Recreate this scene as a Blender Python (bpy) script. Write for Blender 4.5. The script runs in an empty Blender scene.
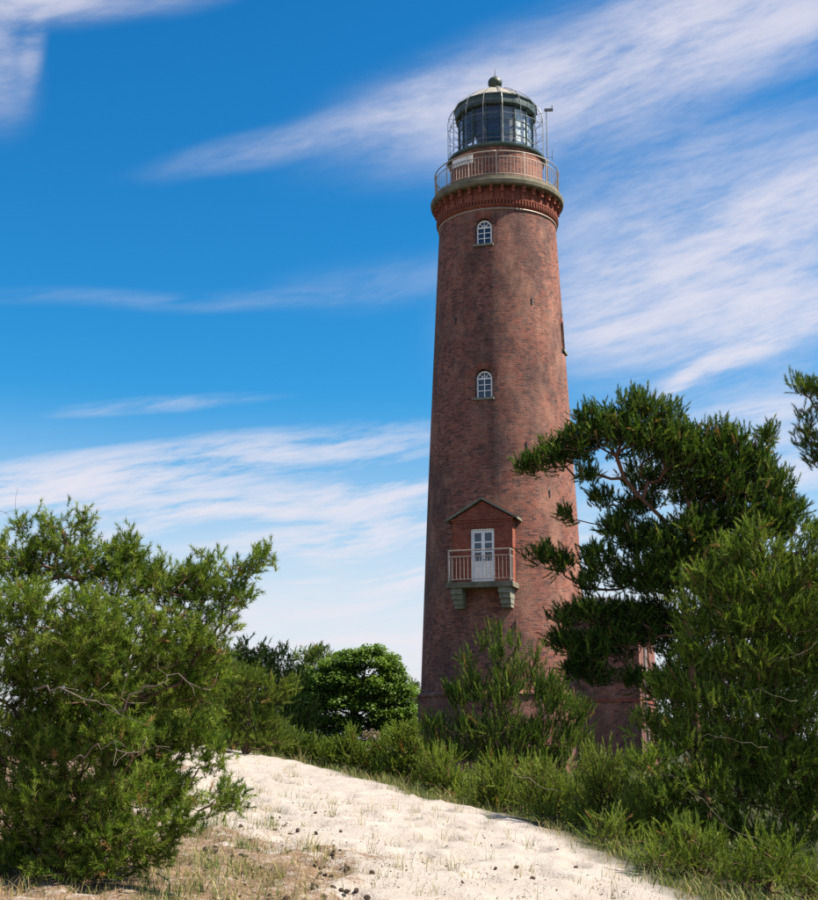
import bpy, bmesh, math, random
import numpy as np
from mathutils import Vector, Matrix

# ------------------------------------------------------------------ camera, sky, sun, exposure
SC = bpy.context.scene
COL = SC.collection
R = math.radians
EYE = 1.45
FPX, PITCH = 1300.0, R(12.57)          # focal length in photo pixels (818 x 900), upward pitch
cam_d = bpy.data.cameras.new('camera')
cam_d.sensor_fit = 'HORIZONTAL'; cam_d.sensor_width = 36.0
cam_d.lens = 36.0 * FPX / 818.0
cam_d.clip_start = 0.1; cam_d.clip_end = 20000
cam = bpy.data.objects.new('camera', cam_d); COL.objects.link(cam)
cam.location = (0, 0, EYE); cam.rotation_euler = (R(90) + PITCH, 0, 0)
SC.camera = cam

SUN_AZ, SUN_EL = 96.0, 53.0            # clockwise from +Y (the view direction), and elevation
sd = Vector((math.sin(R(SUN_AZ)) * math.cos(R(SUN_EL)), math.cos(R(SUN_AZ)) * math.cos(R(SUN_EL)), math.sin(R(SUN_EL))))
sun_d = bpy.data.lights.new('sun', 'SUN'); sun_d.energy = 5.0; sun_d.angle = R(0.53); sun_d.color = (1.0, 0.93, 0.82)
sun = bpy.data.objects.new('sun', sun_d); COL.objects.link(sun)
sun.rotation_euler = sd.to_track_quat('Z', 'Y').to_euler(); sun.location = (60, 0, 60)

SC.view_settings.view_transform = 'Standard'; SC.view_settings.look = 'None'
SC.view_settings.exposure = 1.2; SC.view_settings.gamma = 1.0
SC.render.engine = 'CYCLES'
SC.cycles.max_bounces = 6; SC.cycles.diffuse_bounces = 3; SC.cycles.glossy_bounces = 3
SC.cycles.transmission_bounces = 4; SC.cycles.transparent_max_bounces = 8
SC.cycles.use_denoising = False

CP, SP = math.cos(PITCH), math.sin(PITCH)
def ray(px, py):
    """direction (world) of a photo pixel, scaled to Y = 1"""
    a, b = (px - 409.0) / FPX, (450.0 - py) / FPX
    d = np.array([a, CP - b * SP, SP + b * CP])
    return d / d[1]
def at(px, py, y):
    return np.array([0, 0, EYE]) + ray(px, py) * y
def azel(px, py):
    d = ray(px, py); return math.atan2(d[0], d[1]), math.atan2(d[2], math.hypot(d[0], d[1]))

world = bpy.data.worlds.new('World'); SC.world = world; world.use_nodes = True
def build_world():
    nt = world.node_tree; N = nt.nodes; L = nt.links; N.clear()
    def n(t, **k):
        x = N.new(t)
        for a, b in k.items(): setattr(x, a, b)
        return x
    def m(op, a, b=None, c=None, clamp=False):
        x = n('ShaderNodeMath', operation=op, use_clamp=clamp)
        for i, v in enumerate((a, b, c)):
            if v is None: continue
            if isinstance(v, (int, float)): x.inputs[i].default_value = v
            else: L.new(v, x.inputs[i])
        return x.outputs[0]
    out = n('ShaderNodeOutputWorld'); bg = n('ShaderNodeBackground'); bg.inputs[1].default_value = 0.055
    sky = n('ShaderNodeTexSky', sky_type='NISHITA', sun_disc=False)
    sky.sun_elevation = R(SUN_EL); sky.sun_rotation = R(SUN_AZ)
    sky.altitude = 0; sky.air_density = 1.0; sky.dust_density = 0.6; sky.ozone_density = 2.0
    hs = n('ShaderNodeHueSaturation'); hs.inputs['Saturation'].default_value = 1.42; hs.inputs['Value'].default_value = 1.0
    L.new(sky.outputs[0], hs.inputs['Color'])
    wb = n('ShaderNodeMix', data_type='RGBA', blend_type='MULTIPLY'); wb.inputs[0].default_value = 1; L.new(hs.outputs[0], wb.inputs[6]); wb.inputs[7].default_value = (.48, 1.22, 1.27, 1)   # camera white balance
    tc = n('ShaderNodeTexCoord'); sx = n('ShaderNodeSeparateXYZ'); L.new(tc.outputs['Generated'], sx.inputs[0])
    az = m('ARCTAN2', sx.outputs[0], sx.outputs[1]); el = m('ARCSINE', sx.outputs[2])
    ae = n('ShaderNodeCombineXYZ'); L.new(az, ae.inputs[0]); L.new(el, ae.inputs[1])
    # gentle domain warp so that cloud edges curl
    wn = n('ShaderNodeTexNoise'); wn.inputs['Scale'].default_value = 5; wn.inputs['Detail'].default_value = 1; L.new(ae.outputs[0], wn.inputs['Vector'])
    ws = n('ShaderNodeVectorMath', operation='SUBTRACT'); L.new(wn.outputs['Color'], ws.inputs[0]); ws.inputs[1].default_value = (.5, .5, .5)
    wm = n('ShaderNodeVectorMath', operation='MULTIPLY'); L.new(ws.outputs[0], wm.inputs[0]); wm.inputs[1].default_value = (.08, .026, 0)
    wa = n('ShaderNodeVectorMath', operation='ADD'); L.new(ae.outputs[0], wa.inputs[0]); L.new(wm.outputs[0], wa.inputs[1])
    warped = wa.outputs[0]
    def streak(angle, sc_along, sc_across, detail, rough, seed):
        mp = n('ShaderNodeMapping', vector_type='TEXTURE'); mp.inputs['Rotation'].default_value = (0, 0, R(angle))
        mp.inputs['Scale'].default_value = (1 / sc_along, 1 / sc_across, 1); mp.inputs['Location'].default_value = (seed, seed * .37, 0)
        L.new(warped, mp.inputs['Vector'])
        t = n('ShaderNodeTexNoise'); t.inputs['Scale'].default_value = 1.0; t.inputs['Detail'].default_value = detail
        t.inputs['Roughness'].default_value = rough; t.inputs['Distortion'].default_value = .15
        L.new(mp.outputs[0], t.inputs['Vector']); return t.outputs['Fac']
    def ramp(v, a, b):
        x = n('ShaderNodeMapRange', interpolation_type='SMOOTHSTEP'); L.new(v, x.inputs['Value'])
        x.inputs['From Min'].default_value = a; x.inputs['From Max'].default_value = b; return x.outputs[0]
    s1 = ramp(streak(13, 7, 26, 12, .66, 1.3), .32, .72)
    s2 = ramp(streak(8, 9, 66, 8, .60, 4.1), .30, .74)
    fine = ramp(streak(17, 30, 150, 12, .72, 2.2), .32, .72)
    tex = m('ADD', m('ADD', m('MULTIPLY', s1, .64), .08), m('ADD', m('MULTIPLY', s2, .24), m('MULTIPLY', fine, .20)))
    tex2 = m('ADD', m('MULTIPLY', s2, .75), m('MULTIPLY', fine, .3))
    def blob(cx, cy, hl, hw, ang, st, t=None):
        a, e = azel(cx, cy); k = 1 / FPX
        mp = n('ShaderNodeMapping', vector_type='TEXTURE'); mp.inputs['Location'].default_value = (a, e, 0)
        mp.inputs['Rotation'].default_value = (0, 0, R(ang)); mp.inputs['Scale'].default_value = (hl * k, hw * k, 1)
        L.new(warped, mp.inputs['Vector'])
        ln = n('ShaderNodeVectorMath', operation='LENGTH'); L.new(mp.outputs[0], ln.inputs[0])
        g = n('ShaderNodeMapRange', interpolation_type='SMOOTHERSTEP'); L.new(ln.outputs['Value'], g.inputs['Value'])
        g.inputs['From Min'].default_value = 1.35; g.inputs['From Max'].default_value = 0; g.inputs['To Max'].default_value = st
        return g.outputs[0]
    soft = [(70, -12, 180, 34, 10, 1.0), (-20, 40, 60, 80, 20, .55), (40, 50, 50, 14, 70, .35),
            (650, 55, 360, 72, 13, .95), (470, 100, 150, 36, 14, .5), (300, 143, 170, 20, 12, .34), (760, -20, 220, 80, 8, .4),
            (740, 235, 270, 110, 14, .72), (640, 290, 180, 60, 6, .5), (790, 200, 170, 34, 14, .55), (720, 318, 230, 46, 4, .72),
            (630, 180, 190, 50, 20, .25), (390, 282, 150, 28, 6, .13), (740, 290, 280, 150, 8, .22), (760, 440, 220, 90, 5, .4)]
    thin = [(190, 300, 260, 12, 4, .13), (150, 409, 140, 10, 7, .34), (735, 352, 115, 15, 18, 1.5), (665, 383, 45, 10, 38, 1.0),
            (190, 468, 340, 30, 7, 1.35), (60, 494, 190, 24, 4, 1.2), (330, 502, 220, 22, 5, 1.25), (350, 537, 150, 18, 9, 1.4),
            (760, 415, 150, 14, 6, .8), (180, 525, 300, 34, 4, .8), (300, 585, 320, 40, 3, 1.1), (740, 470, 180, 40, 5, 1.0), (600, 560, 300, 60, 2, 1.0)]
    def total(lst):
        s = None
        for q in lst:
            b = blob(*q); s = b if s is None else m('ADD', s, b)
        return s
    soft_s, thin_s = total(soft), total(thin)
    # beyond the picture the same kind of cirrus goes on, by noise alone
    big = n('ShaderNodeTexNoise'); big.inputs['Scale'].default_value = 2.2; big.inputs['Detail'].default_value = 2; L.new(ae.outputs[0], big.inputs['Vector'])
    outm = m('MULTIPLY', ramp(m('ABSOLUTE', az), .36, .55), ramp(big.outputs['Fac'], .42, .68))
    upm = m('MULTIPLY', ramp(el, .56, .75), ramp(big.outputs['Fac'], .42, .68))
    soft_s = m('ADD', soft_s, m('MAXIMUM', outm, upm))
    cl = m('ADD', m('MULTIPLY', soft_s, tex), m('MULTIPLY', thin_s, tex2))
    haze = m('MULTIPLY', ramp(el, .27, .06), m('ADD', m('MULTIPLY', s2, .20), .78))
    hz = m('MULTIPLY', ramp(el, .24, .06), m('ADD', m('MULTIPLY', s2, .55), .10))
    cl = m('ADD', m('MULTIPLY', cl, 1.08), hz)
    cl = m('MULTIPLY', m('SUBTRACT', 1.0, m('POWER', 2.718, m('MULTIPLY', cl, -1.45))), .97)
    cl = m('MINIMUM', m('MAXIMUM', cl, haze), .95)
    cc = n('ShaderNodeMix', data_type='RGBA'); L.new(cl, cc.inputs[0])
    L.new(wb.outputs[2], cc.inputs[6]); cc.inputs[7].default_value = (6.75, 6.45, 7.0, 1)
    L.new(cc.outputs[2], bg.inputs[0]); L.new(bg.outputs[0], out.inputs[0])
build_world()

# ------------------------------------------------------------------ helpers
rng = np.random.default_rng(7)
random.seed(7)
def link(o, parent=None):
    COL.objects.link(o)
    if parent is not None: o.parent = parent
    return o
def tag(o, label=None, cat=None, group=None, kind=None):
    for k, v in (('label', label), ('category', cat), ('group', group), ('kind', kind)):
        if v: o[k] = v
    return o
def empty(name, loc, rz=0, label=None, cat=None, group=None):
    o = bpy.data.objects.new(name, None); o.location = loc; o.rotation_euler = (0, 0, rz); link(o)
    o.empty_display_size = .2
    return tag(o, label, cat, group)
def setmat(me, mat):
    for x in (mat if isinstance(mat, (list, tuple)) else [mat]): me.materials.append(x)
class MB:
    """collects verts, faces and metre UVs"""
    def __init__(s): s.v = []; s.f = []; s.uv = []; s.smooth = False
    def quad(s, pts, uv=None):
        i = len(s.v); s.v += [tuple(p) for p in pts]; s.f.append(tuple(range(i, i + len(pts))))
        s.uv += list(uv) if uv else [(p[0] + p[1], p[2]) for p in pts]
    def box(s, c, d, rz=0.0, piv=None):
        cx, cy, cz = c; x, y, z = d[0] / 2, d[1] / 2, d[2] / 2
        P = [Vector((sx * x, sy * y, sz * z)) for sz in (-1, 1) for sy in (-1, 1) for sx in (-1, 1)]
        if rz: P = [Matrix.Rotation(rz, 3, 'Z') @ p for p in P]
        P = [(p.x + cx, p.y + cy, p.z + cz) for p in P]
        loc = [(sx * x, sy * y, sz * z) for sz in (-1, 1) for sy in (-1, 1) for sx in (-1, 1)]
        for f, a in (((0, 2, 3, 1), 2), ((4, 5, 7, 6), 2), ((0, 1, 5, 4), 1), ((2, 6, 7, 3), 1), ((0, 4, 6, 2), 0), ((1, 3, 7, 5), 0)):
            uv = [((loc[k][1], loc[k][2] + cz) if a == 0 else (loc[k][0], loc[k][2] + cz) if a == 1 else (loc[k][0], loc[k][1])) for k in f]
            s.quad([P[k] for k in f], uv)
        return s
    def lathe(s, prof, seg, a0=0.0, a1=2 * math.pi, close=False):
        full = abs(a1 - a0 - 2 * math.pi) < 1e-6
        n = len(prof); base = len(s.v); acc = 0; vs = []
        for i, (r, z) in enumerate(prof):
            if i: acc += math.hypot(r - prof[i - 1][0], z - prof[i - 1][1])
            vs.append(acc)
        rref = max(p[0] for p in prof)
        cols = seg if full else seg + 1
        for j in range(cols):
            a = a0 + (a1 - a0) * j / seg
            for (r, z) in prof: s.v.append((r * math.sin(a), -r * math.cos(a), z))
        for j in range(seg):
            j2 = (j + 1) % cols
            for i in range(n - 1):
                s.f.append((base + j * n + i, base + j2 * n + i, base + j2 * n + i + 1, base + j * n + i + 1))
                u0, u1 = (a0 + (a1 - a0) * j / seg) * rref, (a0 + (a1 - a0) * (j + 1) / seg) * rref
                s.uv += [(u0, vs[i]), (u1, vs[i]), (u1, vs[i + 1]), (u0, vs[i + 1])]
        return s
    def tube(s, pts, rad, sides=6, cap=True):
        pts = [Vector(p) for p in pts]; n = len(pts)
        if isinstance(rad, (int, float)): rad = [rad] * n
        base = len(s.v); prev = None
        for i, p in enumerate(pts):
            t = (pts[min(i + 1, n - 1)] - pts[max(i - 1, 0)]).normalized()
            if prev is None:
                prev = t.orthogonal().normalized()
            u = (prev - t * prev.dot(t))
            u = u.normalized() if u.length > 1e-6 else t.orthogonal().normalized()
            prev = u; w = t.cross(u)
            for k in range(sides):
                a = 2 * math.pi * k / sides
                s.v.append(tuple(p + (u * math.cos(a) + w * math.sin(a)) * rad[i]))
        for i in range(n - 1):
            for k in range(sides):
                k2 = (k + 1) % sides
                s.f.append((base + i * sides + k, base + i * sides + k2, base + (i + 1) * sides + k2, base + (i + 1) * sides + k)); s.uv += [(0, 0)] * 4
        if cap:
            s.f.append(tuple(base + k for k in range(sides))[::-1]); s.uv += [(0, 0)] * sides
            s.f.append(tuple(base + (n - 1) * sides + k for k in range(sides))); s.uv += [(0, 0)] * sides
        return s
    def prism(s, poly, y0, y1):
        """polygon in XZ (ccw seen from -Y), extruded from y0 (front) to y1"""
        s.quad([(x, y0, z) for x, z in poly], [(x, z) for x, z in poly])
        s.quad([(x, y1, z) for x, z in poly][::-1], [(x, z) for x, z in poly][::-1])
        n = len(poly); acc = 0
        for i in range(n):
            (x0, z0), (x1, z1) = poly[i], poly[(i + 1) % n]
            vert = abs(x1 - x0) < 1e-6
            uv = [(y1, z0), (y0, z0), (y0, z1), (y1, z1)] if vert else [(x0, y1), (x0, y0), (x1, y0), (x1, y1)]
            s.quad([(x0, y1, z0), (x0, y0, z0), (x1, y0, z1), (x1, y1, z1)][::-1], uv[::-1])
        return s
    def mesh(s, name, mat, smooth=False):
        me = bpy.data.meshes.new(name); me.from_pydata(s.v, [], s.f); me.update()
        uvl = me.uv_layers.new(name='UVMap')
        if len(s.uv) == len(me.loops): uvl.data.foreach_set('uv', np.array(s.uv, dtype=np.float32).ravel())
        setmat(me, mat)
        if smooth: me.polygons.foreach_set('use_smooth', [True] * len(me.polygons))
        return me
    def build(s, name, mat, parent=None, smooth=False, loc=None, rz=0, bevel=0):
        o = bpy.data.objects.new(name, s.mesh(name, mat, smooth)); link(o, parent)
        if loc is not None: o.location = loc
        o.rotation_euler = (0, 0, rz)
        if bevel:
            b = o.modifiers.new('edge', 'BEVEL'); b.width = bevel; b.segments = 2; b.limit_method = 'ANGLE'
        return o
def copy(o, parent=None, loc=None, rz=None):
    c = o.copy(); link(c, parent if parent is not None else o.parent)
    if loc is not None: c.location = loc
    if rz is not None: c.rotation_euler = (0, 0, rz)
    return c
def carve(o, cutters):
    """cut openings out of o for good"""
    tmp = []
    for mb in cutters:
        me = mb.mesh('cut', []); bm = bmesh.new(); bm.from_mesh(me)
        bmesh.ops.remove_doubles(bm, verts=bm.verts, dist=1e-5); bmesh.ops.recalc_face_normals(bm, faces=bm.faces); bm.to_mesh(me); bm.free()
        c = bpy.data.objects.new('cut', me); COL.objects.link(c); c.parent = o.parent; tmp.append(c)
        md = o.modifiers.new('b', 'BOOLEAN'); md.object = c; md.operation = 'DIFFERENCE'; md.solver = 'EXACT'
    bm = bmesh.new(); bm.from_mesh(o.data); bmesh.ops.remove_doubles(bm, verts=bm.verts, dist=1e-5); bmesh.ops.recalc_face_normals(bm, faces=bm.faces); bm.to_mesh(o.data); bm.free()
    bpy.context.view_layer.update()
    dg = bpy.context.evaluated_depsgraph_get(); me = bpy.data.meshes.new_from_object(o.evaluated_get(dg))
    o.modifiers.clear(); o.data = me
    for c in tmp: bpy.data.objects.remove(c)

# ------------------------------------------------------------------ materials
class NT:
    def __init__(s, name):
        s.m = bpy.data.materials.new(name); s.m.use_nodes = True; s.t = s.m.node_tree; s.t.nodes.clear()
        s.out = s.n('ShaderNodeOutputMaterial'); s.p = s.n('ShaderNodeBsdfPrincipled'); s.l(s.p.outputs[0], s.out.inputs[0])
    def n(s, t, **k):
        x = s.t.nodes.new(t)
        for a, b in k.items(): setattr(x, a, b)
        return x
    def l(s, a, b): s.t.links.new(a, b)
    def set(s, node, **k):
        for a, b in k.items():
            node.inputs[a.replace('_', ' ')].default_value = b
        return node
    def coord(s, what='Object'): return s.n('ShaderNodeTexCoord').outputs[what]
    def noise(s, vec, scale, detail=5, rough=.55, stretch=None):
        if stretch:
            mp = s.n('ShaderNodeMapping'); mp.inputs['Scale'].default_value = stretch; s.l(vec, mp.inputs[0]); vec = mp.outputs[0]
        x = s.n('ShaderNodeTexNoise'); x.inputs['Scale'].default_value = scale; x.inputs['Detail'].default_value = detail; x.inputs['Roughness'].default_value = rough
        s.l(vec, x.inputs['Vector']); return x.outputs['Fac']
    def rng(s, v, a, b, c=0., d=1.):
        x = s.n('ShaderNodeMapRange'); s.l(v, x.inputs[0])
        for i, q in enumerate((a, b, c, d)): x.inputs[i + 1].default_value = q
        return x.outputs[0]
    def mix(s, f, a, b, blend='MIX'):
        x = s.n('ShaderNodeMix', data_type='RGBA', blend_type=blend)
        for i, v in ((0, f), (6, a), (7, b)):
            if isinstance(v, (int, float)): x.inputs[i].default_value = v
            elif isinstance(v, tuple): x.inputs[i].default_value = (*v, 1)
            else: s.l(v, x.inputs[i])
        return x.outputs[2]
    def math(s, op, a, b):
        x = s.n('ShaderNodeMath', operation=op)
        for i, v in enumerate((a, b)):
            if isinstance(v, (int, float)): x.inputs[i].default_value = v
            else: s.l(v, x.inputs[i])
        return x.outputs[0]
    def color(s, c):
        if isinstance(c, tuple): s.p.inputs['Base Color'].default_value = (*c, 1)
        else: s.l(c, s.p.inputs['Base Color'])
    def bump(s, h, strength=.4, dist=.01):
        x = s.n('ShaderNodeBump'); x.inputs['Strength'].default_value = strength; x.inputs['Distance'].default_value = dist
        s.l(h, x.inputs['Height']); s.l(x.outputs[0], s.p.inputs['Normal'])

def brick_mat(name, reds, mortar, patch=1.0):
    k = NT(name); uv = k.coord('UV'); ob = k.coord('Object')
    b = k.n('ShaderNodeTexBrick'); k.l(uv, b.inputs['Vector'])
    b.inputs['Color1'].default_value = (0, 0, 0, 1); b.inputs['Color2'].default_value = (1, 1, 1, 1); b.inputs['Mortar'].default_value = (.5, .5, .5, 1)
    k.set(b, Scale=1.0, Mortar_Size=.010, Mortar_Smooth=.4, Bias=0.0, Brick_Width=.27, Row_Height=.094)
    r = k.n('ShaderNodeValToRGB'); k.l(b.outputs['Color'], r.inputs[0])
    e = r.color_ramp.elements; e[0].position = 0; e[0].color = (*reds[0], 1); e[1].position = 1; e[1].color = (*reds[-1], 1)
    for i, c in enumerate(reds[1:-1]):
        x = e.new((i + 1) / (len(reds) - 1)); x.color = (*c, 1)
    col = r.outputs[0]
    # weathering: patches burnt dark, pale lime bloom, rust-red fresh brick
    dark = k.rng(k.noise(ob, .5, 9, .68, (1, 1, .6)), .47, .60)
    col = k.mix(k.math('MULTIPLY', dark, .72 * patch), col, (.042, .026, .030))
    grime = k.rng(k.noise(ob, 3.0, 8, .75, (1, 1, 1.6)), .48, .68)
    col = k.mix(k.math('MULTIPLY', grime, .5 * patch), col, (.085, .04, .035))
    pale = k.rng(k.noise(ob, .9, 8, .65, (1, 1, .45)), .48, .70)
    col = k.mix(k.math('MULTIPLY', pale, .55 * patch), col, (.55, .275, .18))
    run = k.rng(k.noise(uv, 1.0, 6, .6, (2.6, .10, 1)), .52, .68)
    col = k.mix(k.math('MULTIPLY', run, .28 * patch), col, (.06, .036, .036))
    fine = k.noise(uv, 9, 6, .7, (1, 2.2, 1))
    col = k.mix(k.math('MULTIPLY', k.rng(fine, .35, .75), (.6 if patch > .5 else .3)), col, (.055, .024, .024))
    col = k.mix(k.math('MULTIPLY', k.rng(k.noise(uv, 23, 3, .6, (1, 2, 1)), .55, .8), .5), col, (.46, .25, .17))
    mc = k.mix(k.rng(k.noise(ob, 2.6, 8, .7), .38, .62), mortar, tuple(x * .3 for x in mortar))
    col = k.mix(b.outputs['Fac'], col, mc)
    k.color(col); k.set(k.p, Roughness=.9)
    k.p.inputs['Specular IOR Level'].default_value = .2
    h = k.math('SUBTRACT', k.math('MULTIPLY', k.noise(uv, 14, 5, .7), .9), b.outputs['Fac'])
    k.bump(h, 1.0, .03)
    return k.m
def plain(name, c, rough=.6, metal=0., var=.25, scale=6, bump=.15, c2=None, spec=.4):
    k = NT(name); ob = k.coord()
    nz = k.noise(ob, scale, 6, .62)
    k.color(k.mix(k.rng(nz, .35, .7), c, c2 if c2 else tuple(x * (1 - var) for x in c)))
    k.set(k.p, Roughness=rough, Metallic=metal); k.p.inputs['Specular IOR Level'].default_value = spec
    if bump: k.bump(k.noise(ob, scale * 4, 5, .6), bump, .01)
    return k.m
M = {}
M['brick'] = brick_mat('weathered_brick', [(.245, .070, .047), (.37, .118, .077), (.28, .08, .053), (.07, .03, .032), (.40, .145, .095), (.16, .054, .042)], (.40, .28, .215))
M['redbrick'] = brick_mat('fresh_red_brick', [(.28, .06, .034), (.35, .08, .044), (.23, .05, .032), (.31, .07, .038)], (.34, .2, .14), .3)
M['stone'] = plain('mossy_concrete', (.19, .16, .105), .9, 0, .3, 2.5, .4, (.09, .08, .05))
M['stone2'] = plain('grey_green_stone', (.24, .23, .18), .9, 0, .3, 3, .4, (.12, .13, .085))
M['rail'] = plain('galvanised_rail', (.44, .36, .30), .55, .25, .3, 9, .1)
M['white'] = plain('white_paint', (.80, .79, .77), .5, 0, .12, 7, .08)
M['green'] = plain('dark_green_paint', (.055, .085, .072), .42, 0, .35, 4, .12, (.03, .045, .042))
M['patina'] = plain('green_patina', (.055, .075, .05), .5, .2, .35, 5, .2, (.035, .042, .03))
M['roofw'] = plain('pale_roof_paint', (.33, .29, .235), .6, 0, .3, 3, .1, (.22, .19, .15))
M['cage'] = plain('grey_cage_metal', (.24, .235, .23), .5, .4, .3, 8, .1)
M['dark'] = plain('dark_void', (.025, .027, .032), .5, 0, .4, 3, 0)
M['lens'] = plain('lens_and_dark_panel', (.010, .016, .032), .4, 0, .4, 2, 0)  # near-black lens, also the panels painted as darkness behind glass
M['roof'] = plain('tarred_roof', (.07, .062, .06), .8, 0, .35, 4, .3)
M['bark'] = plain('pine_bark', (.20, .115, .07), .95, 0, .5, 9, .8, (.075, .05, .04), .1)
M['barkred'] = plain('orange_pine_bark', (.19, .09, .05), .95, 0, .5, 9, .8, (.07, .045, .035), .1)
M['deadwood'] = plain('silver_dead_wood', (.22, .175, .14), .9, 0, .4, 14, .5, (.09, .07, .055), .1)
M['cone'] = plain('pine_cone_scales', (.10, .068, .05), .9, 0, .5, 40, .5, (.04, .03, .026), .1)
def glass_mat():
    k = NT('window_glass'); k.t.nodes.remove(k.p)
    tr = k.n('ShaderNodeBsdfTransparent'); tr.inputs[0].default_value = (.93, .95, .96, 1)
    gl = k.n('ShaderNodeBsdfGlossy'); gl.inputs['Roughness'].default_value = .04; gl.inputs[0].default_value = (.9, .93, 1, 1)
    fr = k.n('ShaderNodeFresnel'); ge = k.n('ShaderNodeNewGeometry'); k.l(k.rng(ge.outputs['Backfacing'], 0, 1, 1.5, 1 / 1.5), fr.inputs[0])
    mx = k.n('ShaderNodeMixShader'); k.l(k.math('MULTIPLY', fr.outputs[0], .8), mx.inputs[0]); k.l(tr.outputs[0], mx.inputs[1]); k.l(gl.outputs[0], mx.inputs[2])
    k.l(mx.outputs[0], k.out.inputs[0]); return k.m
M['glass'] = glass_mat()
def leaf_mat(name, trans=.3, rough=.55, spec=.3, sat=(1.25, 1.35, .6)):
    k = NT(name); a = k.n('ShaderNodeAttribute', attribute_name='tint', attribute_type='GEOMETRY')
    k.color(a.outputs['Color']); k.set(k.p, Roughness=rough); k.p.inputs['Specular IOR Level'].default_value = spec
    t = k.n('ShaderNodeBsdfTranslucent'); k.l(k.mix(1.0, a.outputs['Color'], sat, 'MULTIPLY'), t.inputs[0])
    mx = k.n('ShaderNodeMixShader'); mx.inputs[0].default_value = trans
    k.l(k.p.outputs[0], mx.inputs[1]); k.l(t.outputs[0], mx.inputs[2]); k.l(mx.outputs[0], k.out.inputs[0]); return k.m
M['needle'] = leaf_mat('pine_needles', .30, .65, .10)
M['leaf'] = leaf_mat('broad_leaves', .35, .5)
M['grassm'] = leaf_mat('grass_blades', .3, .7, .2, (1.2, 1.2, .8))

def tri_mesh(name, V, mat, tint=None, quads=False):
    """V: (n, 3 or 4, 3) separate faces"""
    n, c = V.shape[:2]; me = bpy.data.meshes.new(name)
    me.vertices.add(n * c); me.vertices.foreach_set('co', V.reshape(-1).astype(np.float32))
    me.loops.add(n * c); me.loops.foreach_set('vertex_index', np.arange(n * c, dtype=np.int32))
    me.polygons.add(n); me.polygons.foreach_set('loop_start', np.arange(0, n * c, c, dtype=np.int32))
    me.update(calc_edges=True)
    if tint is not None:
        at_ = me.attributes.new('tint', 'FLOAT_COLOR', 'POINT')
        T = np.ones((n, c, 4), np.float32); T[:, :, :3] = tint[:, None, :]
        at_.data.foreach_set('color', T.ravel())
    setmat(me, mat); return me

# ------------------------------------------------------------------ the ground: one sheet, dune in front, level land to the horizon
def near_plane(x, y):
    xs = np.clip(x, -8, 6); ys = np.clip(y, -5, 31)
    return -.15 + .037 * ys - .10 * xs
YS = np.arange(5, 40, .02)
def crest_hit(px, py):
    d = ray(px, py); g = (EYE + d[2] * YS) <= near_plane(d[0] * YS, YS)
    y = YS[int(np.argmax(g))] if g.any() else 40.0
    return np.array([d[0] * y, y])
CREST_PX = [(-300, 735), (-100, 737), (60, 739), (150, 741), (215, 745), (255, 753), (300, 763), (350, 778), (385, 789), (420, 797), (460, 803), (520, 826), (560, 841), (600, 858), (640, 880), (680, 900), (740, 938), (800, 985), (900, 1080)]
CREST = np.array([crest_hit(*p) for p in CREST_PX])
CREST = np.vstack([CREST, CREST[-1] + np.array([1.2, -6.0])])
NEAR_POLY = np.vstack([[-9000., CREST[0, 1] + 2], CREST, [CREST[-1, 0] + 2, -9000.], [-9000., -9000.]])
def crest_s(x, y):
    """signed distance to the crest line, positive on the far side"""
    x = np.asarray(x, float); y = np.asarray(y, float)
    best = np.full(x.shape, 1e9); ins = np.zeros(x.shape, bool); n = len(NEAR_POLY)
    for i in range(n):
        a, b = NEAR_POLY[i], NEAR_POLY[(i + 1) % n]; e = b - a
        if i < n - 2:
            t = np.clip(((x - a[0]) * e[0] + (y - a[1]) * e[1]) / (e @ e), 0, 1)
            best = np.minimum(best, np.hypot(x - a[0] - t * e[0], y - a[1] - t * e[1]))
        if a[1] != b[1]: ins ^= ((a[1] > y) != (b[1] > y)) & (x < e[0] * (y - a[1]) / e[1] + a[0])
    return np.where(ins, -best, best)
def vnoise(x, y, sc, seed=0):
    """cheap smooth value noise"""
    x = np.asarray(x) * sc + 37.1 * seed; y = np.asarray(y) * sc + 17.7 * seed
    xi, yi = np.floor(x), np.floor(y); fx, fy = x - xi, y - yi
    fx = fx * fx * (3 - 2 * fx); fy = fy * fy * (3 - 2 * fy)
    h = lambda a, b: np.modf(np.abs(np.sin(a * 127.1 + b * 311.7 + seed * 13.3) * 43758.5453))[0]
    return (h(xi, yi) * (1 - fx) + h(xi + 1, yi) * fx) * (1 - fy) + (h(xi, yi + 1) * (1 - fx) + h(xi + 1, yi + 1) * fx) * fy - .5
def ground(x, y):
    x = np.asarray(x, float); y = np.asarray(y, float)
    s = crest_s(x, y)
    w = np.clip(s / 7.0, 0, 1); w = w * w * (3 - 2 * w)
    w = np.clip(w + np.clip(s / 14, 0, .22), 0, 1)
    far = -.55 * np.exp(-((y - 22) / 16.0) ** 2) + .25 * vnoise(x, y, .07, 3)
    dist = np.hypot(x - 4.45, y - 61.5); far = far * np.clip((dist - 4) / 8, 0, 1)
    z = near_plane(x, y) * (1 - w) + far * w
    fall = np.clip((np.hypot(x, y) - 45) / 60, 0, 1); z = z * (1 - fall) + far * .5 * fall
    nearw = np.clip((60 - np.hypot(x, y)) / 40, 0, 1)
    z = z + nearw * (.10 * vnoise(x, y, .45, 1) + .05 * vnoise(x, y, 1.3, 2) + .03 * vnoise(x, y, 3.1, 5))
    return z
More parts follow.
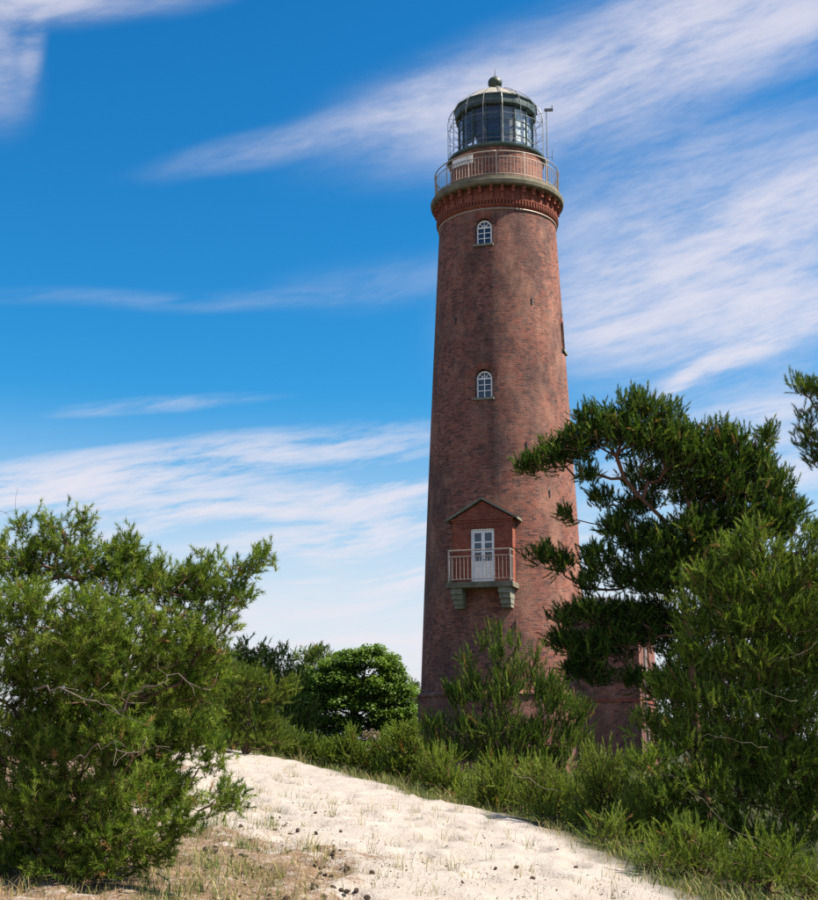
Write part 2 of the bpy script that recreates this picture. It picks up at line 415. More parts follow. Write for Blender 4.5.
def litter_mask(x, y):
    """needle litter under the pine and thin turf on the near flank"""
    c = at(60, 880, 12.5)
    d = np.hypot((x + 2.3) / 2.1, (y - 10.6) / 3.4) + .55 * vnoise(x, y, .8, 8) + .4 * vnoise(x, y, 2.5, 9)
    wedge = (-.165 * y + .05 - x + .8 * vnoise(x, y, .8, 8) + .5 * vnoise(x, y, 2.5, 9)) / .8
    return np.clip(np.maximum((1.30 - d) / .7, np.where((y > 8) & (y < 40), wedge, 0)), 0, 1)
def axis(lo, hi, step, far):
    core = np.arange(lo, hi + 1e-6, step); out = [core]
    g = []; s, v = step, hi
    while v < far: s *= 1.22; v += s; g.append(v)
    l = []; s, v = step, lo
    while v > -far: s *= 1.22; v -= s; l.append(v)
    return np.concatenate([l[::-1], core, g])
def build_ground():
    xs = axis(-7, 6.5, .085, 5000); ys = axis(6, 32, .11, 6000)
    X, Y = np.meshgrid(xs, ys); Z = ground(X, Y)
    s = crest_s(X, Y)
    core = (np.abs(X) < 9) & (Y > 4) & (Y < 34) & (s < .5)
    Z = Z + core * (.034 * vnoise(X, Y, 4.5, 6) + .024 * vnoise(X, Y, 8.5, 7)) 
    # footprints trodden into the loose sand
    r = np.random.default_rng(3)
    for i in range(300):
        y = r.uniform(8, 27); x = np.interp(y, CREST[::-1, 1][np.argsort(CREST[::-1, 1])], CREST[::-1, 0][np.argsort(CREST[::-1, 1])]) - r.uniform(.1, 6)
        rr = r.uniform(.11, .2); d2 = ((X - x) / rr) ** 2 + ((Y - y) / (rr * 1.5)) ** 2
        Z = Z - .06 * np.exp(-d2) + .02 * np.exp(-((np.sqrt(d2) - 1.6) / .5) ** 2)
    me = bpy.data.meshes.new('ground'); ny, nx = X.shape
    V = np.stack([X, Y, Z], -1).reshape(-1, 3)
    i = np.arange(ny * nx).reshape(ny, nx); F = np.stack([i[:-1, :-1], i[:-1, 1:], i[1:, 1:], i[1:, :-1]], -1).reshape(-1, 4)
    me.vertices.add(len(V)); me.vertices.foreach_set('co', V.ravel().astype(np.float32))
    me.loops.add(F.size); me.loops.foreach_set('vertex_index', F.ravel().astype(np.int32))
    me.polygons.add(len(F)); me.polygons.foreach_set('loop_start', np.arange(0, F.size, 4, dtype=np.int32)); me.update(calc_edges=True)
    me.polygons.foreach_set('use_smooth', np.ones(len(F), bool))
    a = me.attributes.new('cover', 'FLOAT_COLOR', 'POINT')
    C = np.zeros((len(V), 4), np.float32); C[:, 0] = litter_mask(X, Y).ravel()
    C[:, 1] = np.clip((s + .35 * vnoise(X, Y, 1.7, 4) + .1) / .5, 0, 1).ravel(); C[:, 3] = 1
    a.data.foreach_set('color', C.ravel())
    k = NT('dune_ground'); at_ = k.n('ShaderNodeAttribute', attribute_name='cover'); sp = k.n('ShaderNodeSeparateColor'); k.l(at_.outputs['Color'], sp.inputs[0])
    ob = k.coord()
    sand = k.mix(k.rng(k.noise(ob, 1.6, 6), .3, .7), (.385, .335, .295), (.325, .275, .23))
    sand = k.mix(k.rng(k.noise(ob, 26, 4, .7), .58, .8, 0, .55), sand, (.24, .18, .13))
    sand = k.mix(k.rng(k.noise(ob, 75, 2, .6), .62, .75, 0, .6), sand, (.13, .10, .075))
    lit = k.mix(k.rng(k.noise(ob, 18, 6, .7), .35, .65), (.22, .14, .09), (.11, .066, .04))
    lit = k.mix(k.rng(k.noise(ob, 55, 3, .7), .5, .68), lit, (.29, .21, .14))
    lm = k.math('MULTIPLY', k.rng(sp.outputs[0], 0, .55), k.rng(k.math('ADD', k.noise(ob, 6.5, 9, .8), k.math('MULTIPLY', sp.outputs[0], .20)), .57, .69))
    c = k.mix(lm, sand, lit)
    earth = k.mix(k.rng(k.noise(ob, 2.5, 7, .7), .35, .65), (.055, .048, .028), (.03, .036, .015))
    c = k.mix(sp.outputs[1], c, earth); k.color(c); k.set(k.p, Roughness=.95); k.p.inputs['Specular IOR Level'].default_value = .1
    k.bump(k.math('ADD', k.noise(ob, 9, 6, .65), k.math('MULTIPLY', k.noise(ob, 42, 4, .7), .4)), .85, .05)
    setmat(me, k.m); o = bpy.data.objects.new('ground', me); link(o); tag(o, kind='structure')
    return o
build_ground()
def gz(x, y): return float(ground(np.array(x), np.array(y)))

# ------------------------------------------------------------------ the lighthouse (local: -Y towards the camera, heights above its ground)
TX, TY = 4.45, 61.5
TH = -math.atan2(TX, TY)
def H(h): return h + EYE               # heights below are measured from eye level
AZW = R(-13.0)
def build_lighthouse():
    T = empty('lighthouse', (TX, TY, 0), TH, 'tall round tapering brick lighthouse with glazed lantern room and balconied door', 'lighthouse')
    prof = [(2.08, 3.905), (6.0, 3.76), (10.4, 3.59), (17.33, 3.285), (24.8, 2.935), (25.0, 2.925)]
    hs = [2.15, 2.16] + list(np.linspace(2.5, 24.9, 22)) + [24.99, 25.0]
    sh = [(0.0, H(2.15))] + [(float(np.interp(h, [p[0] for p in prof], [p[1] for p in prof])), H(h)) for h in hs] + [(0.0, H(25.0))]
    shaft = MB().lathe(sh, 144).build('shaft', M['brick'], T, True)
    rad = lambda h: float(np.interp(h, [p[0] for p in prof], [p[1] for p in prof]))
    def arch(w, h0, h1, n=10):
        r = w / 2; zc = h1 - r
        return [(-r, h0), (r, h0), (r, zc)] + [(r * math.cos(a), zc + r * math.sin(a)) for a in np.linspace(0, math.pi, n + 1)[1:-1]] + [(-r, zc)]
    wins = [(AZW, 23.12, 1.32), (AZW, 15.42, 1.38), (AZW + R(90), 18.35, 1.40)]
    cuts = []
    for a, h0, hh in wins:
        r = rad(h0 + .6); q = MB().prism(arch(.82, H(h0), H(h0 + hh + .1)), -(r + .5), -(r - .42))
        q.v = [tuple(Matrix.Rotation(a, 3, 'Z') @ Vector(v)) for v in q.v]; cuts.append(q)
    # balcony box needs no opening in the shaft: it is bonded to it
    carve(shaft, cuts)
    for a, h0, hh in wins:
        r = rad(h0 + .6) - .20
        fr = MB(); outer, inner = arch(.74, H(h0 + .06), H(h0 + hh + .02)), arch(.60, H(h0 + .13), H(h0 + hh - .05))
        n = len(outer)
        for i in range(n):
            j = (i + 1) % n
            (ax, az_), (bx, bz), (cx, cz), (dx, dz) = outer[i], outer[j], inner[j], inner[i]
            fr.quad([(ax, 0, az_), (bx, 0, bz), (cx, 0, cz), (dx, 0, dz)]); fr.quad([(dx, .09, dz), (cx, .09, cz), (cx, 0, cz), (dx, 0, dz)][::-1])
            fr.quad([(ax, 0, az_), (ax, .09, az_), (bx, .09, bz), (bx, 0, bz)])
        W = fr.build('window', M['white'], T, loc=(r * math.sin(a), -r * math.cos(a), 0), rz=a)
        MB().prism(inner, .05, .065).build('pane', M['glass'], W)
        MB().prism(outer, .12, .14).build('dark_backing', M['lens'], W)  # near-black sheet painted as the unlit room behind the pane
        zc = h0 + hh - .05 - .30
        MB().box((0, .03, H((h0 + .13 + zc) / 2)), (.045, .05, zc - h0 - .13)).build('muntin', M['white'], W)
        for f in (.36, .68):
            MB().box((0, .031, H(h0 + .13 + (zc - h0 - .13) * f)), (.598, .04, .035)).build('muntin', M['white'], W)
        MB().box((0, .028, H(zc)), (.598, .06, .07)).build('muntin', M['white'], W)
        for t in (45, 90, 135):
            MB().tube([(0, .03, H(zc)), (.30 * math.cos(R(t)), .03, H(zc) + .30 * math.sin(R(t)))], .018, 4).build('muntin', M['white'], W)
        MB().tube([(.14 * math.cos(t), .03, H(zc) + .14 * math.sin(t)) for t in np.linspace(0, math.pi, 9)], .016, 4).build('muntin', M['white'], W)
        MB().box((0, -.10, H(h0 + .005)), (.98, .42, .10)).build('sill', M['stone2'], W, bevel=.01)
        # brick arch over the opening: a ring of voussoirs standing just proud
        ring = MB(); zc2 = h0 + hh + .1 - .41; rw = rad(h0 + hh) 
        for i in range(13):
            t = math.pi * (i + .5) / 13; rr = .56
            p = [(math.cos(t + s * .105) * q, math.sin(t + s * .105) * q) for q, s in ((.425, -1), (.68, -1), (.68, 1), (.425, 1))]
            b = MB().prism(p, 0, .12).build('arch_brick', M['redbrick'] if i % 3 else M['brick'], T, rz=a)
            y = -math.sqrt(max(rad(zc2 + p[1][1]) ** 2 - (p[1][0]) ** 2, .1)) - .012 + (0.0)
            b.location = (-y * math.sin(a), y * math.cos(a), H(zc2))
            b.matrix_basis = Matrix.Rotation(a, 4, 'Z') @ Matrix.Translation((0, y, H(zc2)))
    # plinth with its moulded cornice ring
    MB().lathe([(0, -.6), (4.06, -.6), (4.06, -.59), (4.045, .8), (4.03, H(1.852)), (4.03, H(1.86)), (0, H(1.86))], 144).build('plinth', M['brick'], T, True)
    MB().lathe([(3.6, H(1.862)), (4.04, H(1.862)), (4.09, H(1.92)), (4.10, H(1.985)), (4.06, H(2.0)), (3.925, H(2.14)), (3.6, H(2.16))], 144).build('base_cornice', M['brick'], T)
    # head of the shaft: white ring, corbel table, gallery slab
    MB().lathe([(2.90, H(24.955)), (2.985, H(24.965)), (2.985, H(25.01)), (2.90, H(25.02))], 128).build('drip_ring', M['rail'], T, True)
    MB().lathe([(2.5, H(25.0)), (2.935, H(25.002)), (2.94, H(26.12)), (2.5, H(26.12))], 144).build('frieze', M['redbrick'], T, True)
    MB().lathe([(2.9, H(25.13)), (3.02, H(25.14)), (3.03, H(25.22)), (2.9, H(25.225))], 144).build('frieze_band', M['redbrick'], T, True)
    MB().lathe([(2.9, H(25.40)), (3.05, H(25.41)), (3.06, H(25.47)), (2.9, H(25.475))], 144).build('frieze_band', M['redbrick'], T, True)
    d0 = None
    nd = 120
    for i in range(nd):
        a = 2 * math.pi * i / nd
        if d0 is None: d0 = MB().box((0, -2.99, H(25.312)), (.085, .15, .17)).build('dentil', M['redbrick'], T); d = d0
        else: d = copy(d0, T)
        d.rotation_euler = (0, 0, a)
    nc = 36; c0 = None
    for i in range(nc):
        a = 2 * math.pi * (i + .5) / nc
        if c0 is None:
            q = MB().prism([(-.065, H(25.48)), (.065, H(25.48)), (.065, H(26.12)), (-.065, H(26.12))], -3.03, -2.9)
            q.box((0, -3.10, H(25.96)), (.128, .12, .316)); q.box((0, -3.17, H(26.05)), (.126, .08, .136))
            c0 = q.build('corbel', M['redbrick'], T); c = c0
        else: c = copy(c0, T)
        c.rotation_euler = (0, 0, a)
    slab = MB().lathe([(2.2, H(26.122)), (3.24, H(26.122)), (3.33, H(26.18)), (3.36, H(26.36)), (3.34, H(26.42)), (3.25, H(26.45)), (3.23, H(26.60)), (2.2, H(26.62))], 160).build('gallery_slab', M['stone'], T)
    # gallery railing
    rr = 3.13
    circ = lambda r, z, n=96: [(r * math.sin(t), -r * math.cos(t), z) for t in np.linspace(0, 2 * math.pi, n + 1)]
    rail = MB().tube(circ(rr, H(27.88)), .032, 6).build('railing', M['rail'], T, True)
    MB().tube(circ(rr, H(27.60)), .022, 5).build('middle_rail', M['rail'], rail, True)
    MB().tube(circ(rr, H(26.72)), .02, 5).build('bottom_rail', M['rail'], rail, True)
    nb = 112; b0 = p0 = None
    for i in range(nb):
        a = 2 * math.pi * i / nb
        if i % 8 == 0:
            p0_ = copy(p0, rail) if p0 else MB().box((0, -rr, H(27.235)), (.05, .05, 1.28)).build('post', M['rail'], rail); p0 = p0 or p0_; o = p0_
        else:
            b_ = copy(b0, rail) if b0 else MB().box((0, -rr, H(27.16)), (.02, .02, .92)).build('baluster', M['rail'], rail); b0 = b0 or b_; o = b_
        o.rotation_euler = (0, 0, a)
    # service-room drum
    MB().lathe([(0, H(26.5)), (2.36, H(26.5)), (2.36, H(26.51)), (2.34, H(28.51)), (2.34, H(28.52)), (0, H(28.52))], 128).build('lantern_drum', M['brick'], T, True)
    MB().lathe([(2.0, H(28.521)), (2.38, H(28.50)), (2.48, H(28.56)), (2.50, H(28.66)), (2.42, H(28.72)), (1.8, H(28.75))], 96).build('lantern_gallery', M['green'], T)
    # white notice boards on the drum behind the railing
    sign = MB()
    for i, a in enumerate(np.linspace(R(-43), R(-24), 6)):
        sign.box((3.05 * math.sin(a), -3.05 * math.cos(a), H(27.66)), (.20, .02, .42), a)
    sb = sign.build('notice_board', M['white'], T)
    # lantern: 16 bays
    NB = 16; off = R(8.0); G0, G1, RG = 28.75, 31.02, 1.90
    core = MB().lathe([(0, H(28.6)), (1.9, H(28.6)), (1.93, H(28.76)), (1.93, H(28.98)), (1.86, H(29.0)), (0, H(29.0))], NB * 4).build('lantern', M['green'], T)
    lens = MB().lathe([(.0, H(29.0)), (.75, H(29.0)), (.95, H(29.4)), (1.0, H(30.0)), (.95, H(30.6)), (.6, H(31.0)), (0, H(31.0))], 40).build('lens', M['lens'], core, True)
    rows = [29.0, 29.45, 30.25, G1]
    ang = lambda i: off + 2 * math.pi * i / NB
    mull = pane0 = None; P3 = {}; half = RG * math.sin(math.pi / NB); apo = RG * math.cos(math.pi / NB)
    for i in range(NB):
        a = ang(i); am = a + math.pi / NB
        o = copy(mull, core) if mull else MB().box((0, -RG, H((28.98 + G1) / 2)), (.06, .09, G1 - 28.98)).build('mullion', M['green'], core); mull = mull or o
        o.rotation_euler = (0, 0, a)
        for j in range(3):
            z0, z1 = rows[j], rows[j + 1]
            o = copy(P3[j], core) if j in P3 else MB().box((0, -apo, H((z0 + z1) / 2)), (half * 2 - .05, .012, z1 - z0 - .04)).build('pane', M['glass'], core)
            P3[j] = o; o.rotation_euler = (0, 0, am)
            if j:
                o = copy(P3[j + 10], core) if j + 10 in P3 else MB().box((0, -apo, H(z0)), (half * 2 - .05, .06, .04)).build('transom', M['green'], core)
                P3[j + 10] = o; o.rotation_euler = (0, 0, am)
    # panels added behind glass: white paints sky seen through, grey and navy dimmer bays
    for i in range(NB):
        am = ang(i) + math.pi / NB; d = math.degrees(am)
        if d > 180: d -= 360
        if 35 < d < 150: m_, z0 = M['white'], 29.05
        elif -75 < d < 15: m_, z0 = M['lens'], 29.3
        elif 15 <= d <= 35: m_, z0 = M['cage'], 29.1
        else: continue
        MB().box((0, -apo + .16, H((z0 + 30.98) / 2)), (half * 2 - .14, .02, 30.98 - z0)).build('tone_panel', m_, core, rz=am)
    # roof: faceted fascia, shallow dome, ball finial and spike
    fz = [(1.85, H(31.0)), (2.06, H(31.0)), (2.10, H(31.06)), (2.10, H(31.42)), (2.16, H(31.46)), (2.16, H(31.53)), (1.9, H(31.56))]
    roof = MB().lathe(fz, NB, off, off + 2 * math.pi).build('roof', M['green'], T)
    MB().lathe([(2.02, H(31.545)), (1.7, H(31.82)), (1.25, H(32.18)), (.8, H(32.48)), (.42, H(32.68)), (.32, H(32.75)), (0, H(32.76))], NB * 2, off, off + 2 * math.pi).build('dome', M['roofw'], roof)
    seam = None
    for i in range(NB):
        o = copy(seam, roof) if seam else MB().tube([(0, -2.02, H(31.555)), (0, -1.7, H(31.83)), (0, -1.25, H(32.19)), (0, -.8, H(32.49)), (0, -.36, H(32.72))], .022, 4).build('seam', M['roofw'], roof)
        seam = seam or o; o.rotation_euler = (0, 0, ang(i))
    MB().lathe([(0, H(32.7)), (.36, H(32.7)), (.36, H(32.80)), (.28, H(32.86))] + [(.37 * math.cos(t), H(33.14) + .345 * math.sin(t)) for t in np.linspace(-.85, 1.5, 12)] + [(0, H(33.49))], 32).build('ball_finial', M['patina'], roof, True)
    MB().tube([(0, 0, H(33.45)), (0, 0, H(33.95))], [.03, .008], 6).build('spike', M['patina'], roof)
    # cage of glazing bars round the lantern
    RC = 2.46; cb = tie = None
    for i in range(NB):
        a = ang(i)
        o = copy(cb, core) if cb else MB().tube([(0, -RC, H(28.66)), (0, -RC, H(30.75)), (0, -RC + .05, H(31.05)), (0, -RC + .2, H(31.4)), (0, -RC + .55, H(31.8)), (0, -RC + 1.0, H(32.15)), (0, -.95, H(32.45))], .017, 5).build('cage_bar', M['cage'], core)
        cb = cb or o; o.rotation_euler = (0, 0, a)
        for z in (29.45, 30.25, 30.95):
            o = copy(P3[('t', z)], core) if ('t', z) in P3 else MB().tube([(0, -RC, H(z + .12)), (0, -RG, H(z))], .013, 4).build('tie', M['cage'], core)
            P3[('t', z)] = o; o.rotation_euler = (0, 0, a)
    for z in (28.95, 30.3, 31.05):
        q = [(RC * math.sin(ang(i)), -RC * math.cos(ang(i)), H(z)) for i in range(NB + 1)] if z < 31 else [((RC - .05) * math.sin(ang(i)), -(RC - .05) * math.cos(ang(i)), H(z)) for i in range(NB + 1)]
        MB().tube(q, .012, 4).build('cage_hoop', M['cage'], core)
    # instrument mast
    a = R(80); mx, my = 2.62 * math.sin(a), -2.62 * math.cos(a)
    mast = MB().tube([(mx, my, H(26.6)), (mx, my, H(29.5)), (mx, my, H(31.25))], [.035, .03, .02], 6).build('mast', M['cage'], T)
    MB().box((mx + .12, my - .05, H(31.28)), (.44, .16, .10)).tube([(mx + .30, my, H(31.28)), (mx + .30, my, H(31.55))], .03, 6).build('instrument_box', M['cage'], mast)
    MB().tube([(mx + .25, my, H(28.5)), (mx + .25, my, H(29.1))], .015, 4).box((mx + .12, my, H(28.7)), (.3, .02, .02)).build('aerial', M['cage'], mast)
    # ---- projecting door bay with balcony, gabled
    B = MB().prism([(-1.38, H(6.80)), (1.38, H(6.80)), (1.38, H(9.72)), (0, H(10.52)), (-1.38, H(9.72))], -3.93, -3.0).build('door_bay', M['redbrick'], T, rz=AZW)
    q = MB().prism([(-.54, H(6.75)), (.54, H(6.75)), (.54, H(9.28)), (-.54, H(9.28))], -4.3, -3.74)
    q.v = [tuple(Matrix.Rotation(AZW, 3, 'Z') @ Vector(v)) for v in q.v]
    carve(B, [q])
    for s in (-1, 1):
        e = Vector((s * 1.66, 0, H(9.62))); p = Vector((0, 0, H(10.58))); up = Vector((0, 0, .13))
        poly = [(p.x, p.z), (e.x, e.z), (e.x, e.z + .09), (p.x, p.z + .09)] if s < 0 else [(e.x, e.z), (p.x, p.z), (p.x, p.z + .09), (e.x, e.z + .09)]
        MB().prism(poly[::1] if s > 0 else poly, -4.13 - (0.002 if s > 0 else 0), -3.2).build('gable_coping', M['stone2'], B)
        poly = [(x, z - .10) for x, z in poly]
    for z, w, pr in ((9.60, 1.40, .05), (9.70, 1.43, .075)):
        MB().box((0, -3.93 - pr / 2 + .01, H(z)), (2 * w, pr + .02, .075)).build('string_course', M['redbrick'], B)
    l0 = None
    for i in range(22):
        x = -1.0 + i * 2.0 / 21
        o = MB().box((0, -3.94, H(9.42)), (.075, .05, .24)).build('lintel_brick', M['redbrick'], B) if l0 is None else copy(l0, B)
        l0 = l0 or o; o.location = (x, 0, 0)
    # doorway: frame, two leaves with three panes each over boarded panels
    fr = MB()
    fr.box((-.51, -3.80, H(8.02)), (.06, .12, 2.46)); fr.box((.51, -3.80, H(8.02)), (.06, .12, 2.46)); fr.box((0, -3.80, H(9.23)), (.958, .119, .06))
    D = fr.build('door', M['white'], B)
    for s in (-1, 1):
        lf = MB(); c = s * .24; y = -3.79
        z0, z1 = 6.82, 9.19; g0 = z0 + 1.0
        lf.box((c - .20, y, H((z0 + z1) / 2)), (.075, .05, z1 - z0)); lf.box((c + .20, y, H((z0 + z1) / 2)), (.075, .05, z1 - z0))
        lf.box((c, y, H(z1 - .05)), (.325, .049, .10)); lf.box((c, y, H((z0 + g0) / 2)), (.325, .03, g0 - z0))
        for k_ in range(1, 3): lf.box((c, y, H(g0 + (z1 - .1 - g0) * k_ / 3)), (.325, .045, .06))
        leaf = lf.build('door_leaf', M['white'], D)
        MB().box((c, y + .005, H((g0 + z1) / 2)), (.33, .01, z1 - g0 - .05)).build('pane', M['glass'], D)
        for k_ in range(3): MB().box((c - .11 + .11 * k_, y - .018, H((z0 + g0) / 2)), (.012, .012, g0 - z0 - .06)).build('board_bead', M['white'], D)
    MB().box((0, -3.752, H(8.3)), (.9, .01, 1.7)).build('dark_backing', M['lens'], D)  # dark sheet stands in for the unlit space behind the door panes
    MB().box((.03, -3.83, H(7.85)), (.03, .05, .14)).build('handle', M['cage'], D)
    # balcony slab, brackets, railing
    S = MB().prism([(-1.52, H(6.56)), (1.52, H(6.56)), (1.52, H(6.73)), (1.48, H(6.80)), (-1.48, H(6.80)), (-1.52, H(6.73))], -4.66, -3.4).build('balcony', M['stone'], T, rz=AZW, bevel=.02)
    for s in (-1, 1):
        k_ = MB().box((s * 1.08, -4.02, H(6.43)), (.52, 1.0, .256)).box((s * 1.08, -3.94, H(6.19)), (.50, .86, .22)).box((s * 1.08, -3.86, H(5.97)), (.47, .68, .22)).box((s * 1.08, -3.80, H(5.78)), (.42, .5, .16))
        k_.build('bracket', M['stone2'], S, bevel=.02)
    RL = MB().tube([(-1.40, -3.95, H(8.22)), (-1.40, -4.58, H(8.22)), (1.40, -4.58, H(8.22)), (1.40, -3.95, H(8.22))], .03, 6).build('balcony_railing', M['rail'], T, rz=AZW)
    MB().tube([(-1.40, -3.95, H(7.94)), (-1.40, -4.58, H(7.94)), (1.40, -4.58, H(7.94)), (1.40, -3.95, H(7.94))], .024, 6).build('middle_rail', M['rail'], RL)
    MB().tube([(-1.40, -3.95, H(6.93)), (-1.40, -4.58, H(6.93)), (1.40, -4.58, H(6.93)), (1.40, -3.95, H(6.93))], .022, 6).build('bottom_rail', M['rail'], RL)
    for s in (-1, 1): MB().box((s * 1.40, -4.58, H(7.51)), (.055, .055, 1.42)).build('post', M['rail'], RL)
    n = 16; b0 = None
    for i in range(1, n):
        o = copy(b0, RL) if b0 else MB().box((0, -4.58, H(7.43)), (.024, .024, 1.0)).build('baluster', M['rail'], RL)
        b0 = b0 or o; o.location = (-1.40 + 2.8 * i / n, 0, 0)
    for s in (-1, 1):
        for y in (.2, .42): o = copy(b0, RL); o.location = (s * 1.40, y, 0)
    # iron wall anchors scattered on the shaft
    for a, h in ((R(20), 13.2), (R(38), 11.0), (R(-40), 19.5), (R(30), 20.3), (R(8), 5.0)):
        MB().box((0, -rad(h) - .015, H(h)), (.05, .04, .34)).build('wall_anchor', M['dark'], T, rz=a)
    return T
build_lighthouse()

def build_house():
    """keeper's house joined to the tower's sunny side"""
    rz = TH + AZW
    Hs = empty('brick_house', (TX, TY, 0), rz, "low red brick keeper's house with flat dark roof beside the round tower", 'house')
    x0, x1, y0, y1 = 2.6, 6.35, -1.25, 5.5
    wall = MB().prism([(x0, -.6), (x1, -.6), (x1, H(5.75)), (x0, H(5.75))], y0, y1).build('wall', M['brick'], Hs)
    def place(q):
        q.v = [tuple(v) for v in q.v]; return q
    cuts = []
    for z0, z1 in ((1.2, 3.0), (4.6, 6.3)): cuts.append(MB().box((x1, 2.6, (z0 + z1) / 2), (.44, 1.0, z1 - z0)))
    carve(wall, cuts)
    for z0, z1 in ((1.2, 3.0), (4.6, 6.3)):
        w = MB()
        for yy in (2.14, 3.06): w.box((x1 - .14, yy, (z0 + z1) / 2), (.08, .08, z1 - z0))
        for zz in (z0 + .04, z1 - .04): w.box((x1 - .14, 2.6, zz), (.079, .838, .08))
        w = w.box((x1 - .14, 2.6, (z0 + z1) / 2), (.077, .06, z1 - z0 - .162)).build('window', M['white'], Hs)
        MB().box((x1 - .18, 2.6, (z0 + z1) / 2), (.01, .85, z1 - z0 - .1)).build('pane', M['glass'], w)
        MB().box((x1 - .02, 2.6, z0 - .05), (.22, 1.2, .10)).build('sill', M['stone2'], w)
    for z, p in ((H(1.72), .06), (H(5.35), .07), (H(5.55), .12)):
        MB().box(((x0 + x1) / 2, (y0 + y1) / 2, z), (x1 - x0 + 2 * p, y1 - y0 + 2 * p, .12)).build('string_course', M['redbrick'] if z < H(3) else M['stone2'], Hs)
    MB().box((x1 + .03, y0 + .35, 2.9), (.10, .72, 7.0)).build('pilaster', M['brick'], Hs)
    MB().tube([(x1 + .14, y0 + 1.5, -.3), (x1 + .14, y0 + 1.5, H(5.7))], .05, 8).build('downpipe', M['cage'], Hs)
    rf = MB(); e = .35; zt = H(5.76)
    A = [(x0 - e, y0 - e, zt), (x1 + e, y0 - e, zt), (x1 + e, y1 + e, zt), (x0 - e, y1 + e, zt)]
    Bt = [(p[0], p[1], zt + .18) for p in A]; mid = (y0 + y1) / 2
    rf.quad(A[::-1])
    for i in range(4): rf.quad([A[i], A[(i + 1) % 4], Bt[(i + 1) % 4], Bt[i]])
    r1, r2 = ((x0 + x1) / 2, y0 + 1.6, zt + .75), ((x0 + x1) / 2, y1 - 1.6, zt + .75)
    rf.quad([Bt[0], Bt[1], r1]); rf.quad([Bt[1], Bt[2], r2, r1]); rf.quad([Bt[2], Bt[3], r2]); rf.quad([Bt[3], Bt[0], r1, r2])
    rf.build('roof', M['roof'], Hs)
build_house()

# ------------------------------------------------------------------ vegetation
def unit(a): return a / np.maximum(np.linalg.norm(a, axis=-1, keepdims=True), 1e-9)
def needles(P, A, L, nl, k, width, theta, col, r, jitter=.25):
    n = len(P); A = unit(A)
    ref = np.where(np.abs(A[:, 2:3]) < .9, np.array([[0, 0, 1.]]), np.array([[1., 0, 0]]))
    U = unit(np.cross(A, ref)); W = np.cross(A, U)
    t = (np.arange(k)[None, :] + r.random((n, k))) / k
    ph = r.random((n, k)) * 2 * np.pi
    th = theta * (1.08 - .62 * t) * (.8 + .4 * r.random((n, k)))
    rad = U[:, None, :] * np.cos(ph)[..., None] + W[:, None, :] * np.sin(ph)[..., None]
    d = A[:, None, :] * np.cos(th)[..., None] + rad * np.sin(th)[..., None]
    d = unit(d + r.normal(0, jitter * .35, d.shape))
    base = P[:, None, :] + A[:, None, :] * (L[:, None] * t)[..., None]
    ln = nl * (.7 + .5 * r.random((n, k)))
    tip = base + d * ln[..., None]
    w = unit(np.cross(d, r.normal(size=d.shape))) * (width * .5 * (.8 + .4 * r.random((n, k))))[..., None]
    V = np.stack([base - w, base + w, tip], 2).reshape(-1, 3, 3)
    C = np.clip(col[:, None, :] * (.75 + .5 * r.random((n, k, 1))), 0, 1).reshape(-1, 3)
    return V, C
def twigs(P, A, L, w, col, r):
    n = len(P); A = unit(A); s = unit(np.cross(A, r.normal(size=A.shape))) * w
    V = np.stack([P - s, P + s, P + A * (L * .9)[:, None]], 1); return V, np.tile(col, (n, 1))
def pad_points(pads, d0, dens, r, up=.25):
    """pads: (px, py, rx, ry[, depth offset m, depth radius m]) -> points inside ellipsoids, thinner at the heart"""
    out = []
    for p in pads:
        px, py, rx, ry = p[:4]; dd = p[4] if len(p) > 4 else 0.; 
        y = d0 + dd; c = at(px, py, y); sx, sz = rx * y / FPX, ry * y / FPX
        sy = p[5] if len(p) > 5 else max(sx, sz) * .95
        n = max(5, int(dens * (sx * sy * sz) ** (2 / 3) * 150))
        v = unit(r.normal(size=(n, 3))) * (r.random((n, 1)) ** .5)
        v[:, 2] += up * (1 - v[:, 2] ** 2) * .3
        out.append(c + v * np.array([sx, sy, sz]))
    return np.vstack(out)
def grow(trunk, att, bf, r):
    """join the points to the trunk line into one branching skeleton"""
    pos = [np.array(p, float) for p in trunk]; par = [-1] + list(range(len(trunk) - 1)); path = [0.]
    for i in range(1, len(pos)): path.append(path[-1] + np.linalg.norm(pos[i] - pos[i - 1]) * .45)
    n = len(att); best = np.full(n, 1e9); who = np.zeros(n, int); dist = np.zeros(n)
    def upd(j):
        d = np.linalg.norm(att - pos[j], axis=1)
        slope = np.maximum(0, pos[j][2] - att[:, 2]) * .35            # limbs climb rather than drop
        c = d + bf * path[j] + slope; m = c < best
        best[m] = c[m]; who[m] = j; dist[m] = d[m]
    for j in range(len(pos)): upd(j)
    done = np.zeros(n, bool)
    for _ in range(n):
        i = int(np.argmin(np.where(done, 1e18, best))); done[i] = True
        j = who[i]; d = dist[i]; k = int(d // .45)
        a = pos[j].copy(); b = att[i]
        for s in range(1, k + 1):
            f = s / (k + 1); q = a + (b - a) * f + r.normal(0, .03 * d, 3); q[2] -= .10 * d * math.sin(math.pi * f) * .5
            pos.append(q); par.append(j); path.append(path[j] + d / (k + 1)); j = len(pos) - 1
        pos.append(b.copy()); par.append(j); path.append(path[j] + d / (k + 1)); upd(len(pos) - 1)
    pos = np.array(pos); par = np.array(par); N = len(pos)
    tips = np.zeros(N); kids = np.bincount(par[1:], minlength=N)
    tips[kids == 0] = 1
    for i in range(N - 1, 0, -1):
        if kids[i] == 0: pass
        tips[par[i]] += tips[i]
    return pos, par, tips, kids
